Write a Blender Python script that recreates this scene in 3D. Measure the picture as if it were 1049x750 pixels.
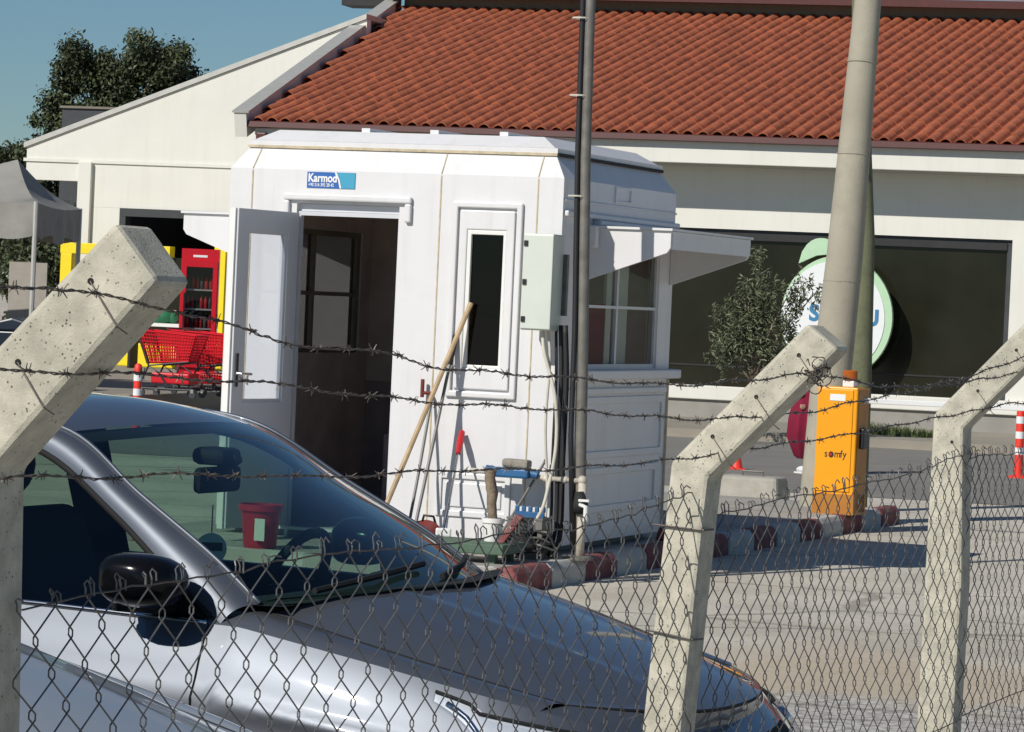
import bpy, bmesh, math, random
import numpy as np
from mathutils import Vector, Matrix, Quaternion
random.seed(7); rng = np.random.default_rng(7)
scene = bpy.context.scene
for o in list(bpy.data.objects): bpy.data.objects.remove(o)
PI = math.pi
# ------------------------------------------------------------------ camera
FPX, ROLL, HORIZON, EYE = 3500.0, 0.045, 307.6, 1.808
PITCH = math.atan((375 - HORIZON) / FPX)
cam_data = bpy.data.cameras.new('camera'); cam = bpy.data.objects.new('camera', cam_data)
scene.collection.objects.link(cam)
cam_data.sensor_width = 36; cam_data.lens = 36 * FPX / 1049; cam_data.clip_start = .1; cam_data.clip_end = 3000
cam.matrix_world = Matrix.Translation((0, 0, EYE)) @ Matrix.Rotation(PI/2 - PITCH, 4, 'X') @ Matrix.Rotation(ROLL, 4, 'Z')
scene.camera = cam
# ------------------------------------------------------------------ light
SUN_AZ, SUN_EL = math.radians(42), math.radians(37)
world = bpy.data.worlds.new('World'); scene.world = world; world.use_nodes = True
wn = world.node_tree; wn.nodes.clear()
sky = wn.nodes.new('ShaderNodeTexSky'); sky.sky_type = 'NISHITA'; sky.sun_disc = False
sky.sun_elevation = SUN_EL; sky.sun_rotation = PI + SUN_AZ; sky.air_density = 1.0; sky.dust_density = .0; sky.ozone_density = 4.0
bg = wn.nodes.new('ShaderNodeBackground'); bg.inputs[1].default_value = .058
wo = wn.nodes.new('ShaderNodeOutputWorld')
tint = wn.nodes.new('ShaderNodeMix'); tint.data_type = 'RGBA'; tint.blend_type = 'MULTIPLY'; tint.inputs[0].default_value = 1; tint.inputs[7].default_value = (.70, .88, 1.0, 1)
wn.links.new(sky.outputs[0], tint.inputs[6]); wn.links.new(tint.outputs[2], bg.inputs[0]); wn.links.new(bg.outputs[0], wo.inputs[0])
sl = bpy.data.lights.new('sun', 'SUN'); sl.energy = 4.2; sl.angle = math.radians(.5); sl.color = (1, .955, .88)
sun = bpy.data.objects.new('sun', sl); scene.collection.objects.link(sun)
sun.location = (-30, -30, 40)
sun.rotation_euler = Vector((math.sin(SUN_AZ)*math.cos(SUN_EL), math.cos(SUN_AZ)*math.cos(SUN_EL), -math.sin(SUN_EL))).to_track_quat('-Z', 'Y').to_euler()
vs = scene.view_settings; vs.view_transform = 'Standard'; vs.look = 'None'; vs.gamma = 1; vs.exposure = 0.0
vs.use_curve_mapping = False

# ------------------------------------------------------------------ materials
def pm(name, col, rough=.6, metal=0, var=.12, scale=6, bump=0, bscale=80, spec=.5, coat=0, dirt=None, dscale=2.5, damt=.5, speck=None, sscale=60, streak=None, samt=.4):
    m = bpy.data.materials.new(name); m.use_nodes = True
    nt = m.node_tree; b = nt.nodes['Principled BSDF']; L = nt.links
    b.inputs['Roughness'].default_value = rough; b.inputs['Metallic'].default_value = metal
    b.inputs['Specular IOR Level'].default_value = spec
    b.inputs['Coat Weight'].default_value = coat; b.inputs['Coat Roughness'].default_value = .04
    tc = nt.nodes.new('ShaderNodeTexCoord')
    def noise(sc, det=5, ro=.6):
        n = nt.nodes.new('ShaderNodeTexNoise'); n.inputs['Scale'].default_value = sc; n.inputs['Detail'].default_value = det
        n.inputs['Roughness'].default_value = ro; L.new(tc.outputs['Object'], n.inputs['Vector']); return n.outputs['Fac']
    def mix(fac, a, c):
        x = nt.nodes.new('ShaderNodeMix'); x.data_type = 'RGBA'
        L.new(fac, x.inputs[0])
        for s, v in ((6, a), (7, c)):
            if isinstance(v, tuple): x.inputs[s].default_value = v
            else: L.new(v, x.inputs[s])
        return x.outputs[2]
    def ramp(fac, p0, p1):
        r = nt.nodes.new('ShaderNodeMapRange'); r.inputs[1].default_value = p0; r.inputs[2].default_value = p1
        L.new(fac, r.inputs[0]); return r.outputs[0]
    c0 = tuple(max(0, c*(1-var)) for c in col) + (1,); c1 = tuple(min(1, c*(1+var)) for c in col) + (1,)
    out = mix(ramp(noise(scale), .3, .7), c0, c1)
    if dirt:
        out = mix(nt_mul(nt, ramp(noise(dscale, 8, .65), .5, .75), damt), out, tuple(dirt)+(1,))
    if streak:
        mp = nt.nodes.new('ShaderNodeMapping'); mp.inputs['Scale'].default_value = (7, 7, .55); L.new(tc.outputs['Object'], mp.inputs[0])
        n = nt.nodes.new('ShaderNodeTexNoise'); n.inputs['Scale'].default_value = 1.6; n.inputs['Detail'].default_value = 6; L.new(mp.outputs[0], n.inputs['Vector'])
        out = mix(nt_mul(nt, ramp(n.outputs['Fac'], .52, .78), samt), out, tuple(streak)+(1,))
    if speck:
        v = nt.nodes.new('ShaderNodeTexVoronoi'); v.inputs['Scale'].default_value = sscale; L.new(tc.outputs['Object'], v.inputs['Vector'])
        r = ramp(v.outputs['Distance'], .30, .18)
        out = mix(nt_mulf(nt, r, ramp(noise(sscale*.35, 2), .5, .62)), out, tuple(speck)+(1,))
    L.new(out, b.inputs['Base Color'])
    if bump:
        bp = nt.nodes.new('ShaderNodeBump'); bp.inputs['Strength'].default_value = bump; bp.inputs['Distance'].default_value = .01
        L.new(noise(bscale, 4), bp.inputs['Height']); L.new(bp.outputs[0], b.inputs['Normal'])
    return m
def ground_mat():
    m = pm('ground_concrete', (.55, .505, .42), .9, var=.13, scale=.9, bump=.35, bscale=45, dirt=(.34, .29, .21), dscale=.30, damt=.7, speck=(.16, .14, .12), sscale=24)
    nt = m.node_tree; L = nt.links; b = nt.nodes['Principled BSDF']; src = b.inputs['Base Color'].links[0].from_socket
    tc = nt.nodes.new('ShaderNodeTexCoord'); sp = nt.nodes.new('ShaderNodeSeparateXYZ'); L.new(tc.outputs['Object'], sp.inputs[0])
    def noise(sc, det=6):
        n = nt.nodes.new('ShaderNodeTexNoise'); n.inputs['Scale'].default_value = sc; n.inputs['Detail'].default_value = det; L.new(tc.outputs['Object'], n.inputs['Vector']); return n.outputs['Fac']
    def math_(op, x, y, z=0):
        q = nt.nodes.new('ShaderNodeMath'); q.operation = op
        for i, v in enumerate((x, y, z)):
            if isinstance(v, (int, float)): q.inputs[i].default_value = v
            else: L.new(v, q.inputs[i])
        return q.outputs[0]
    def rng_(f, p0, p1):
        r = nt.nodes.new('ShaderNodeMapRange'); r.inputs[1].default_value = p0; r.inputs[2].default_value = p1; L.new(f, r.inputs[0]); return r.outputs[0]
    def mix(f, x, y):
        q = nt.nodes.new('ShaderNodeMix'); q.data_type = 'RGBA'; L.new(f, q.inputs[0])
        for i, v in ((6, x), (7, y)):
            if isinstance(v, tuple): q.inputs[i].default_value = v
            else: L.new(v, q.inputs[i])
        return q.outputs[2]
    yy = math_('ADD', sp.outputs[1], math_('MULTIPLY', math_('SUBTRACT', noise(.8), .5), 4.0))
    tan_ = mix(noise(9), (.40, .30, .18, 1), (.58, .50, .38, 1))
    c = mix(math_('MULTIPLY', rng_(yy, 18.6, 17.4), .75), src, tan_)
    v = nt.nodes.new('ShaderNodeTexVoronoi'); v.inputs['Scale'].default_value = 22; L.new(tc.outputs['Object'], v.inputs['Vector'])
    peb = mix(v.outputs['Distance'], (.66, .63, .57, 1), (.22, .20, .17, 1))
    c = mix(rng_(yy, 16.4, 15.6), c, peb)
    mp = nt.nodes.new('ShaderNodeMapping'); mp.inputs['Scale'].default_value = (.16, .42, 1); mp.inputs['Rotation'].default_value = (0, 0, .35); L.new(tc.outputs['Object'], mp.inputs[0])
    ad = nt.nodes.new('ShaderNodeMix'); ad.data_type = 'RGBA'; ad.inputs[0].default_value = .06; L.new(mp.outputs[0], ad.inputs[6])
    nn = nt.nodes.new('ShaderNodeTexNoise'); nn.inputs['Scale'].default_value = 1.7; nn.inputs['Detail'].default_value = 5; L.new(tc.outputs['Object'], nn.inputs['Vector']); L.new(nn.outputs['Color'], ad.inputs[7])
    cr = nt.nodes.new('ShaderNodeTexVoronoi'); cr.feature = 'DISTANCE_TO_EDGE'; cr.inputs['Scale'].default_value = 1.0; L.new(ad.outputs[2], cr.inputs['Vector'])
    c = mix(math_('MULTIPLY', rng_(cr.outputs['Distance'], .012, .004), .55), c, (.16, .135, .11, 1))
    c = mix(math_('MULTIPLY', rng_(noise(.55, 3), .60, .72), .45), c, (.27, .24, .21, 1))
    L.new(c, b.inputs['Base Color']); return m
def nt_mul(nt, a, f):
    x = nt.nodes.new('ShaderNodeMath'); x.operation = 'MULTIPLY'; nt.links.new(a, x.inputs[0]); x.inputs[1].default_value = f; return x.outputs[0]
def nt_mulf(nt, a, c):
    x = nt.nodes.new('ShaderNodeMath'); x.operation = 'MULTIPLY'; nt.links.new(a, x.inputs[0]); nt.links.new(c, x.inputs[1]); return x.outputs[0]
def glass(name, tint, refl=1.0, rough=.0):
    m = bpy.data.materials.new(name); m.use_nodes = True; nt = m.node_tree; nt.nodes.clear()
    o = nt.nodes.new('ShaderNodeOutputMaterial'); t = nt.nodes.new('ShaderNodeBsdfTransparent'); t.inputs[0].default_value = tint+(1,)
    g = nt.nodes.new('ShaderNodeBsdfGlossy'); g.inputs['Roughness'].default_value = rough
    lw = nt.nodes.new('ShaderNodeLayerWeight'); pw = nt.nodes.new('ShaderNodeMath'); pw.operation = 'POWER'; pw.inputs[1].default_value = 4.5; nt.links.new(lw.outputs['Facing'], pw.inputs[0]); f = nt.nodes.new('ShaderNodeMath'); f.operation = 'MULTIPLY_ADD'; f.inputs[1].default_value = .9; f.inputs[2].default_value = .045; nt.links.new(pw.outputs[0], f.inputs[0])
    x = nt.nodes.new('ShaderNodeMixShader')
    nt.links.new(nt_mul(nt, f.outputs[0], refl), x.inputs[0]); nt.links.new(t.outputs[0], x.inputs[1]); nt.links.new(g.outputs[0], x.inputs[2]); nt.links.new(x.outputs[0], o.inputs[0])
    return m
def frosted(name, col):
    m = bpy.data.materials.new(name); m.use_nodes = True; nt = m.node_tree; nt.nodes.clear()
    o = nt.nodes.new('ShaderNodeOutputMaterial'); d = nt.nodes.new('ShaderNodeBsdfDiffuse'); d.inputs[0].default_value = col+(1,)
    t = nt.nodes.new('ShaderNodeBsdfTranslucent'); t.inputs[0].default_value = col+(1,)
    x = nt.nodes.new('ShaderNodeMixShader'); x.inputs[0].default_value = .72
    nt.links.new(d.outputs[0], x.inputs[1]); nt.links.new(t.outputs[0], x.inputs[2]); nt.links.new(x.outputs[0], o.inputs[0])
    return m
def leafmat(name, c0, c1):
    m = bpy.data.materials.new(name); m.use_nodes = True; nt = m.node_tree; b = nt.nodes['Principled BSDF']
    b.inputs['Roughness'].default_value = .5; b.inputs['Specular IOR Level'].default_value = .35
    a = nt.nodes.new('ShaderNodeAttribute'); a.attribute_name = 'tone'
    x = nt.nodes.new('ShaderNodeMix'); x.data_type = 'RGBA'; x.inputs[6].default_value = c0+(1,); x.inputs[7].default_value = c1+(1,)
    nt.links.new(a.outputs['Fac'], x.inputs[0]); nt.links.new(x.outputs[2], b.inputs['Base Color'])
    return m
M = dict(
 ground=ground_mat(),
 asphalt=pm('worn_asphalt', (.20, .19, .17), .9, var=.12, scale=1.3, bump=.3, bscale=60, dirt=(.27, .25, .21), dscale=.5, damt=.7),
 plaza=pm('plaza_concrete', (.27, .245, .20), .9, var=.12, scale=1.0, bump=.2, bscale=50, dirt=(.34, .30, .23), dscale=.6, damt=.6),
 gravel=pm('gravel', (.46, .43, .37), .95, var=.25, scale=14, bump=.9, bscale=60, speck=(.14, .13, .11), sscale=40),
 island=pm('island_concrete', (.36, .34, .30), .9, var=.14, scale=2, bump=.3, bscale=60, dirt=(.2, .18, .15), dscale=1.5, damt=.6),
 post=pm('post_concrete', (.50, .47, .375), .92, var=.22, scale=26, bump=.22, bscale=300, dirt=(.22, .21, .17), dscale=5, damt=.5, speck=(.085, .08, .065), sscale=150, streak=(.28, .26, .20), samt=.5),
 pole=pm('pole_concrete', (.38, .35, .275), .9, var=.12, scale=5, bump=.4, bscale=90, dirt=(.20, .18, .14), dscale=2.5, damt=.5),
 blockc=pm('block_concrete', (.38, .36, .31), .92, var=.14, scale=5, bump=.5, bscale=70, dirt=(.22, .2, .17), dscale=3),
 hole=pm('hole_dark', (.015, .014, .012), .95),
 wall=pm('store_white', (.73, .72, .655), .85, var=.025, scale=1.2, bump=.08, bscale=30, dirt=(.60, .58, .50), dscale=.8, damt=.3, streak=(.52, .50, .44), samt=.16),
 plinth=pm('plinth_grey', (.30, .285, .255), .9, var=.12, scale=2, bump=.2, dirt=(.2, .19, .17), dscale=1.2),
 tile=pm('clay_tile', (.40, .118, .052), .75, var=.28, scale=3.0, bump=.3, bscale=50, dirt=(.24, .075, .04), dscale=1.1, damt=.4),
 underroof=pm('under_roof', (.10, .035, .02), .9),
 maroon=pm('maroon_metal', (.085, .022, .018), .45, var=.1),
 soffit=pm('soffit_grey', (.42, .42, .38), .9, var=.05),
 upwall=pm('upper_wall_grey', (.20, .18, .14), .9, var=.08, scale=2),
 darkbox=pm('dark_cladding', (.045, .05, .055), .7, var=.15),
 galv=pm('pale_metal', (.50, .49, .45), .5, metal=.25, var=.08),
 storeglass=pm('dark_store_glass', (.016, .016, .009), .10, var=.25, scale=1.1, spec=.3),
 signwhite=pm('sign_white', (.80, .82, .82), .4, var=.02), signgreen=pm('sign_green', (.48, .68, .46), .4, var=.04), signblue=pm('sign_blue', (.05, .22, .42), .4, var=.05),
 booth=pm('fibreglass_white', (.71, .705, .71), .42, var=.02, scale=3, bump=.06, bscale=25, dirt=(.60, .57, .52), dscale=2.2, damt=.35, streak=(.48, .45, .40), samt=.24),
 seal=pm('yellowed_seal', (.52, .44, .30), .8, var=.25, scale=12),
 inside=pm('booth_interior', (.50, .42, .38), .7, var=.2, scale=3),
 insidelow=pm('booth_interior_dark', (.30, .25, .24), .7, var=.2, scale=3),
 doorgrey=pm('upvc_grey', (.60, .61, .64), .4, var=.03), pvc=pm('upvc_white', (.78, .77, .74), .35, var=.02),
 blackplastic=pm('black_plastic', (.012, .012, .013), .45, var=.2), rubber=pm('rubber', (.018, .018, .018), .8, var=.2),
 blind=pm('maroon_blind', (.22, .015, .04), .8, var=.15, scale=20),
 stickblue=pm('sticker_blue', (.03, .13, .42), .4, var=.05), stickteal=pm('sticker_teal', (.06, .34, .50), .4, var=.05), white=pm('plain_white', (.8, .8, .8), .5, var=.02),
 ebox=pm('pale_green_enamel', (.60, .645, .575), .45, var=.03, dirt=(.42, .45, .36), damt=.3),
 steelpole=pm('grey_steel_pole', (.19, .18, .16), .6, metal=.3, var=.2, scale=10, dirt=(.09, .08, .07), dscale=8, damt=.6),
 cableblack=pm('black_cable', (.015, .015, .016), .6), cablewhite=pm('dirty_white_cable', (.55, .52, .44), .6, var=.12),
 pipe=pm('white_pipe', (.55, .50, .42), .6, var=.2, scale=14, dirt=(.25, .21, .16), dscale=9, damt=.7), bluepl=pm('blue_plastic', (.02, .11, .26), .5, var=.15),
 sponge=pm('grey_brown_block', (.26, .24, .20), .9, var=.25, scale=20, bump=.5),
 wood=pm('wood_handle', (.46, .33, .19), .7, var=.2, scale=10), woodpole=pm('weathered_wood', (.15, .16, .09), .9, var=.25, scale=6, bump=.5, bscale=60, dirt=(.09, .09, .06), dscale=6),
 chrome=pm('chrome', (.75, .75, .75), .18, metal=1, var=.03), steel=pm('steel_stick', (.16, .155, .15), .5, metal=.2), redpl=pm('red_plastic', (.50, .015, .02), .4, var=.1),
 darkred=pm('dark_red_plastic', (.17, .025, .02), .5, var=.15), bucketred=pm('bucket_red', (.42, .02, .035), .4, var=.1),
 greenwood=pm('green_painted', (.075, .13, .085), .7, var=.25, scale=6, dirt=(.04, .06, .045), dscale=5), bark=pm('bark', (.22, .17, .12), .95, var=.35, scale=18, bump=.8, bscale=40),
 kred=pm('kerb_red', (.22, .06, .058), .85, var=.2, scale=6, bump=.4, dirt=(.28, .25, .22), dscale=6, damt=.8), kwhite=pm('kerb_white', (.48, .48, .45), .85, var=.12, scale=6, bump=.4, dirt=(.3, .28, .25), dscale=4, damt=.6),
 orange=pm('orange_enamel', (.88, .36, .006), .4, var=.03, scale=2), orangedark=pm('orange_edge', (.42, .17, .02), .5), amber=pm('amber_lens', (.42, .10, .008), .3), ink=pm('ink_black', (.02, .015, .02), .6),
 fluored=pm('fluorescent_red', (.78, .045, .025), .5, var=.06), yellow=pm('yellow_panel', (.85, .66, .01), .5, var=.04), tan=pm('tan_frame', (.35, .25, .12), .6),
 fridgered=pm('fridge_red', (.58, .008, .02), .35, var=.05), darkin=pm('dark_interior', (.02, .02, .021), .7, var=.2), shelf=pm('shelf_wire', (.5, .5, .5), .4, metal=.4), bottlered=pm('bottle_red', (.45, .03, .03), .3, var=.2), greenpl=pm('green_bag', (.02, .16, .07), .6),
 cartred=pm('cart_red', (.66, .015, .025), .4, var=.06), cartdark=pm('cart_dark_frame', (.035, .04, .042), .5),
 canvas=pm('grey_canvas', (.30, .29, .26), .9, var=.1, scale=2, bump=.2, bscale=20, dirt=(.13, .13, .115), dscale=1.5, damt=.5), canvaslight=pm('pale_board', (.34, .31, .27), .9, var=.08),
 darkblue=pm('dark_blue_plastic', (.008, .016, .03), .35),
 wire=pm('rusty_wire', (.13, .11, .095), .55, metal=.5, var=.35, scale=30), mesh=pm('galvanised_mesh', (.15, .145, .14), .5, metal=.55, var=.35, scale=20),
 paint=pm('metallic_silver', (.155, .17, .195), .5, metal=.72, var=.03, scale=400, coat=1), paint2=pm('pale_silver', (.40, .43, .45), .5, metal=.3, var=.03, scale=400, coat=.9),
 cglass=glass('green_windscreen', (.58, .76, .68), 1.2), sglass=glass('green_side_glass', (.48, .60, .54), 1.0), clear=glass('clear_lens', (.9, .92, .95), 1.2), pane=glass('booth_pane', (.80, .82, .80), .15), fglass=glass('fridge_glass', (.85, .85, .85), .6),
 frost=frosted('frosted_pane', (.80, .81, .84)), cabin=pm('car_interior', (.012, .016, .018), .8, var=.2), gapblack=pm('gap_black', (.006, .006, .006), .8), piano=pm('gloss_black', (.005, .005, .006), .16, spec=.25),
 lamp=pm('lamp_silver', (.8, .82, .85), .12, metal=1), lampdark=pm('lamp_housing', (.62, .64, .66), .3, metal=.25), tyre=pm('tyre', (.02, .02, .02), .85), rim=pm('rim', (.4, .4, .42), .3, metal=.9),
 cardisc=pm('pale_card', (.80, .85, .80), .7, var=.03), carddark=pm('card_print', (.06, .08, .08), .7),
 dress=pm('maroon_cloth', (.20, .004, .03), .9, var=.15, scale=5), skin=pm('skin', (.45, .27, .19), .6), shoe=pm('white_shoe', (.75, .75, .74), .6), scarf=pm('dark_scarf', (.10, .02, .035), .9),
 leaf=leafmat('tree_leaf', (.018, .026, .012), (.085, .105, .045)), olive=leafmat('olive_leaf', (.04, .05, .025), (.19, .21, .12)), blade=leafmat('grass_blade', (.045, .07, .02), (.13, .16, .05)),
)
# ------------------------------------------------------------------ builders
COL = scene.collection
class MB:
    def __init__(s): s.v = []; s.f = []
    def quad(s, *p):
        i = len(s.v); s.v += [tuple(q) for q in p]; s.f.append(tuple(range(i, i+len(p))))
    def box(s, x0, x1, y0, y1, z0, z1, taper=None):
        i = len(s.v); t = taper or (0, 0)
        s.v += [(x0, y0, z0), (x1, y0, z0), (x1, y1, z0), (x0, y1, z0), (x0+t[0], y0+t[1], z1), (x1-t[0], y0+t[1], z1), (x1-t[0], y1-t[1], z1), (x0+t[0], y1-t[1], z1)]
        s.f += [tuple(i+k for k in q) for q in ((0, 3, 2, 1), (4, 5, 6, 7), (0, 1, 5, 4), (1, 2, 6, 5), (2, 3, 7, 6), (3, 0, 4, 7))]
        return s
    def tube(s, pts, r, n=8, cap=True, squash=None):
        pts = [Vector(p) for p in pts]; N = len(pts)
        rr = r if isinstance(r, (list, tuple)) else [r]*N
        t = [(pts[min(k+1, N-1)]-pts[max(k-1, 0)]).normalized() for k in range(N)]
        up = Vector((0, 0, 1)) if abs(t[0].z) < .9 else Vector((1, 0, 0))
        a = t[0].cross(up).normalized(); base = len(s.v)
        for k in range(N):
            if k: 
                a = (a - t[k]*a.dot(t[k])); a = a.normalized() if a.length > 1e-6 else t[k].orthogonal().normalized()
            b = t[k].cross(a)
            for j in range(n):
                w = 2*PI*j/n; q = pts[k]+(a*math.cos(w)+b*math.sin(w))*rr[k]; s.v.append(tuple(q))
        for k in range(N-1):
            for j in range(n):
                j2 = (j+1) % n; s.f.append((base+k*n+j, base+k*n+j2, base+(k+1)*n+j2, base+(k+1)*n+j))
        if cap: s.f.append(tuple(base+j for j in range(n))[::-1]); s.f.append(tuple(base+(N-1)*n+j for j in range(n)))
        return s
    def lathe(s, prof, c=(0, 0, 0), n=20, cap=True):
        base = len(s.v)
        for r, z in prof:
            for j in range(n): w = 2*PI*j/n; s.v.append((c[0]+r*math.cos(w), c[1]+r*math.sin(w), c[2]+z))
        for k in range(len(prof)-1):
            for j in range(n): j2 = (j+1) % n; s.f.append((base+k*n+j, base+k*n+j2, base+(k+1)*n+j2, base+(k+1)*n+j))
        if cap: s.f.append(tuple(base+j for j in range(n))[::-1]); s.f.append(tuple(base+(len(prof)-1)*n+j for j in range(n)))
        return s
    def prism(s, poly, fn, d0, d1):          # poly of (u,w); fn(u,w,d) -> point
        i = len(s.v); n = len(poly)
        s.v += [tuple(fn(u, w, d0)) for u, w in poly]+[tuple(fn(u, w, d1)) for u, w in poly]
        s.f.append(tuple(range(i, i+n))); s.f.append(tuple(range(i+n, i+2*n))[::-1])
        for k in range(n): k2 = (k+1) % n; s.f.append((i+k, i+n+k, i+n+k2, i+k2))
        return s
    def grid(s, fn, nu, nv, u0=0., u1=1., v0=0., v1=1.):
        i = len(s.v)
        for a in range(nu+1):
            for b in range(nv+1): s.v.append(tuple(fn(u0+(u1-u0)*a/nu, v0+(v1-v0)*b/nv)))
        for a in range(nu):
            for b in range(nv): q = i+a*(nv+1)+b; s.f.append((q, q+nv+1, q+nv+2, q+1))
        return s
    def ball(s, c, r, n=14, m=9):
        r = r if isinstance(r, (tuple, list)) else (r, r, r)
        return s.grid(lambda u, v: (c[0]+r[0]*math.cos(2*PI*u)*math.sin(PI*v), c[1]+r[1]*math.sin(2*PI*u)*math.sin(PI*v), c[2]+r[2]*math.cos(PI*v)), n, m)
    def holes(s, fn, u0, u1, w0, w1, holes, d0, d1):   # slab with rectangular holes; fn(u,w,d)
        us = sorted({u0, u1, *[h[0] for h in holes], *[h[1] for h in holes]}); ws = sorted({w0, w1, *[h[2] for h in holes], *[h[3] for h in holes]})
        def solid(a, b):
            if a < 0 or b < 0 or a >= len(us)-1 or b >= len(ws)-1: return False
            cu, cw = (us[a]+us[a+1])/2, (ws[b]+ws[b+1])/2
            return not any(h[0] < cu < h[1] and h[2] < cw < h[3] for h in holes)
        for a in range(len(us)-1):
            for b in range(len(ws)-1):
                if not solid(a, b): continue
                U0, U1, W0, W1 = us[a], us[a+1], ws[b], ws[b+1]
                s.quad(fn(U0, W0, d0), fn(U1, W0, d0), fn(U1, W1, d0), fn(U0, W1, d0)); s.quad(fn(U0, W1, d1), fn(U1, W1, d1), fn(U1, W0, d1), fn(U0, W0, d1))
                if not solid(a-1, b): s.quad(fn(U0, W0, d0), fn(U0, W1, d0), fn(U0, W1, d1), fn(U0, W0, d1))
                if not solid(a+1, b): s.quad(fn(U1, W1, d0), fn(U1, W0, d0), fn(U1, W0, d1), fn(U1, W1, d1))
                if not solid(a, b-1): s.quad(fn(U1, W0, d0), fn(U0, W0, d0), fn(U0, W0, d1), fn(U1, W0, d1))
                if not solid(a, b+1): s.quad(fn(U0, W1, d0), fn(U1, W1, d0), fn(U1, W1, d1), fn(U0, W1, d1))
        return s
    def build(s, name, mat, parent=None, smooth=False, bevel=0, seg=2, merge=False):
        me = bpy.data.meshes.new(name); me.from_pydata(s.v, [], s.f); me.materials.append(M[mat] if isinstance(mat, str) else mat)
        bm = bmesh.new(); bm.from_mesh(me)
        if merge or bevel or smooth: bmesh.ops.remove_doubles(bm, verts=bm.verts, dist=1e-5)
        bmesh.ops.recalc_face_normals(bm, faces=bm.faces); bm.to_mesh(me); bm.free()
        if smooth: me.shade_smooth()
        o = bpy.data.objects.new(name, me); COL.objects.link(o)
        if smooth == 'auto':
            me.set_sharp_from_angle(angle=math.radians(40))
        if bevel:
            b = o.modifiers.new('bevel', 'BEVEL'); b.width = bevel; b.segments = seg; b.limit_method = 'ANGLE'; b.angle_limit = math.radians(35)
        if parent: o.parent = parent
        return o
def tag(o, label=None, cat=None, group=None, kind=None):
    for k, v in (('label', label), ('category', cat), ('group', group), ('kind', kind)):
        if v: o[k] = v
    return o
def thing(name, label, cat, loc=(0, 0, 0), rotz=0, group=None):
    o = bpy.data.objects.new(name, None); COL.objects.link(o); o.location = loc; o.rotation_euler = (0, 0, rotz); o.empty_display_size = .2
    return tag(o, label, cat, group)
def dup(root, loc, rotz, label, group=None):
    def cp(o, par):
        c = o.copy(); COL.objects.link(c)
        if par: c.parent = par
        for ch in list(o.children): cp(ch, c)
        return c
    r = cp(root, None); r.location = loc; r.rotation_euler = (0, 0, rotz); return tag(r, label, None, group)
def text(name, body, size, mat, parent, loc, rot=(PI/2, 0, 0), bold=0, shear=0, sx=1, align='LEFT', depth=.002):
    c = bpy.data.curves.new(name, 'FONT'); c.body = body; c.size = size; c.extrude = depth; c.offset = bold; c.shear = shear; c.align_x = align
    t = bpy.data.objects.new('tmp', c); COL.objects.link(t)
    me = bpy.data.meshes.new_from_object(t.evaluated_get(bpy.context.evaluated_depsgraph_get())); bpy.data.objects.remove(t); bpy.data.curves.remove(c)
    me.materials.clear(); me.materials.append(M[mat]); o = bpy.data.objects.new(name, me); COL.objects.link(o)
    o.parent = parent; o.location = loc; o.rotation_euler = rot; o.scale = (sx, 1, 1); return o
def catmull(P, n):
    P = np.array(P, float); Q = np.vstack([2*P[0]-P[1], P, 2*P[-1]-P[-2]]); out = []
    for k in range(len(P)-1):
        a, b, c, d = Q[k:k+4]
        for t in np.linspace(0, 1, n, endpoint=False): out.append(.5*((2*b)+(-a+c)*t+(2*a-5*b+4*c-d)*t*t+(-a+3*b-3*c+d)*t**3))
    out.append(P[-1]); return np.array(out)
def leaves(name, centres, n, size, mat, parent, aspect=.5, seed=1, shell=.55, upbias=.3, clump=9):
    r = np.random.default_rng(seed); V = []; F = []; T = []
    sub = []
    for c in centres:
        sub.append(tuple(c[:3])+tuple(.74*np.array(c[3:6])))
        for _ in range(clump):
            d = r.normal(size=3); d /= np.linalg.norm(d); f = r.uniform(.28, .5); q = np.array(c[:3])+d*np.array(c[3:6])*r.uniform(.6, .95); sub.append(tuple(q)+tuple(f*np.array(c[3:6])))
    centres = sub
    w = np.array([c[3]*c[4]*c[5] for c in centres])**.75; w /= w.sum()
    for c, cnt in zip(centres, (w*n).astype(int)):
        tone0 = r.uniform(.0, .6)
        for _ in range(cnt):
            d = r.normal(size=3); d /= np.linalg.norm(d); rad = (shell+(1-shell)*r.random()) * (1+.18*r.normal())
            p = np.array(c[:3])+d*rad*np.array(c[3:6])
            nrm = d*.6+r.normal(size=3)*.7+np.array([0, 0, upbias]); nrm /= np.linalg.norm(nrm)
            a = np.cross(nrm, r.normal(size=3)); a /= np.linalg.norm(a); b = np.cross(nrm, a)
            L = size*r.uniform(.6, 1.35); i = len(V)
            V += [p-a*L*.5, p+b*L*aspect*.5+nrm*L*.1, p+a*L*.5, p-b*L*aspect*.5+nrm*L*.1]
            F.append((i, i+1, i+2, i+3)); T.append(min(1, max(0, tone0+r.uniform(0, .5))))
    me = bpy.data.meshes.new(name); me.from_pydata([tuple(v) for v in V], [], F); me.materials.append(M[mat])
    at = me.attributes.new('tone', 'FLOAT', 'FACE'); at.data.foreach_set('value', np.array(T, np.float32))
    o = bpy.data.objects.new(name, me); COL.objects.link(o); o.parent = parent; return o

# local frames of the place: booth island, store, fence
B_YAW = .36; BO = (.286, 22.307); bc, bs = math.cos(B_YAW), math.sin(B_YAW)
def BP(a, b, z=0): return (BO[0]+a*bc+b*bs, BO[1]-a*bs+b*bc, z)
S_YAW = math.radians(15); SO = (5.879, 51.627); sc_, ss_ = math.cos(S_YAW), math.sin(S_YAW)
def SP(a, b, z=0): return (SO[0]+a*sc_+b*ss_, SO[1]-a*ss_+b*sc_, z)
F_YAW = math.asin(.3616); FO = (.36, 7.14)
def FP(p, s, z=0): return (FO[0]+p*math.cos(F_YAW)+s*math.sin(F_YAW), FO[1]-p*math.sin(F_YAW)+s*math.cos(F_YAW), z)

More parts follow.
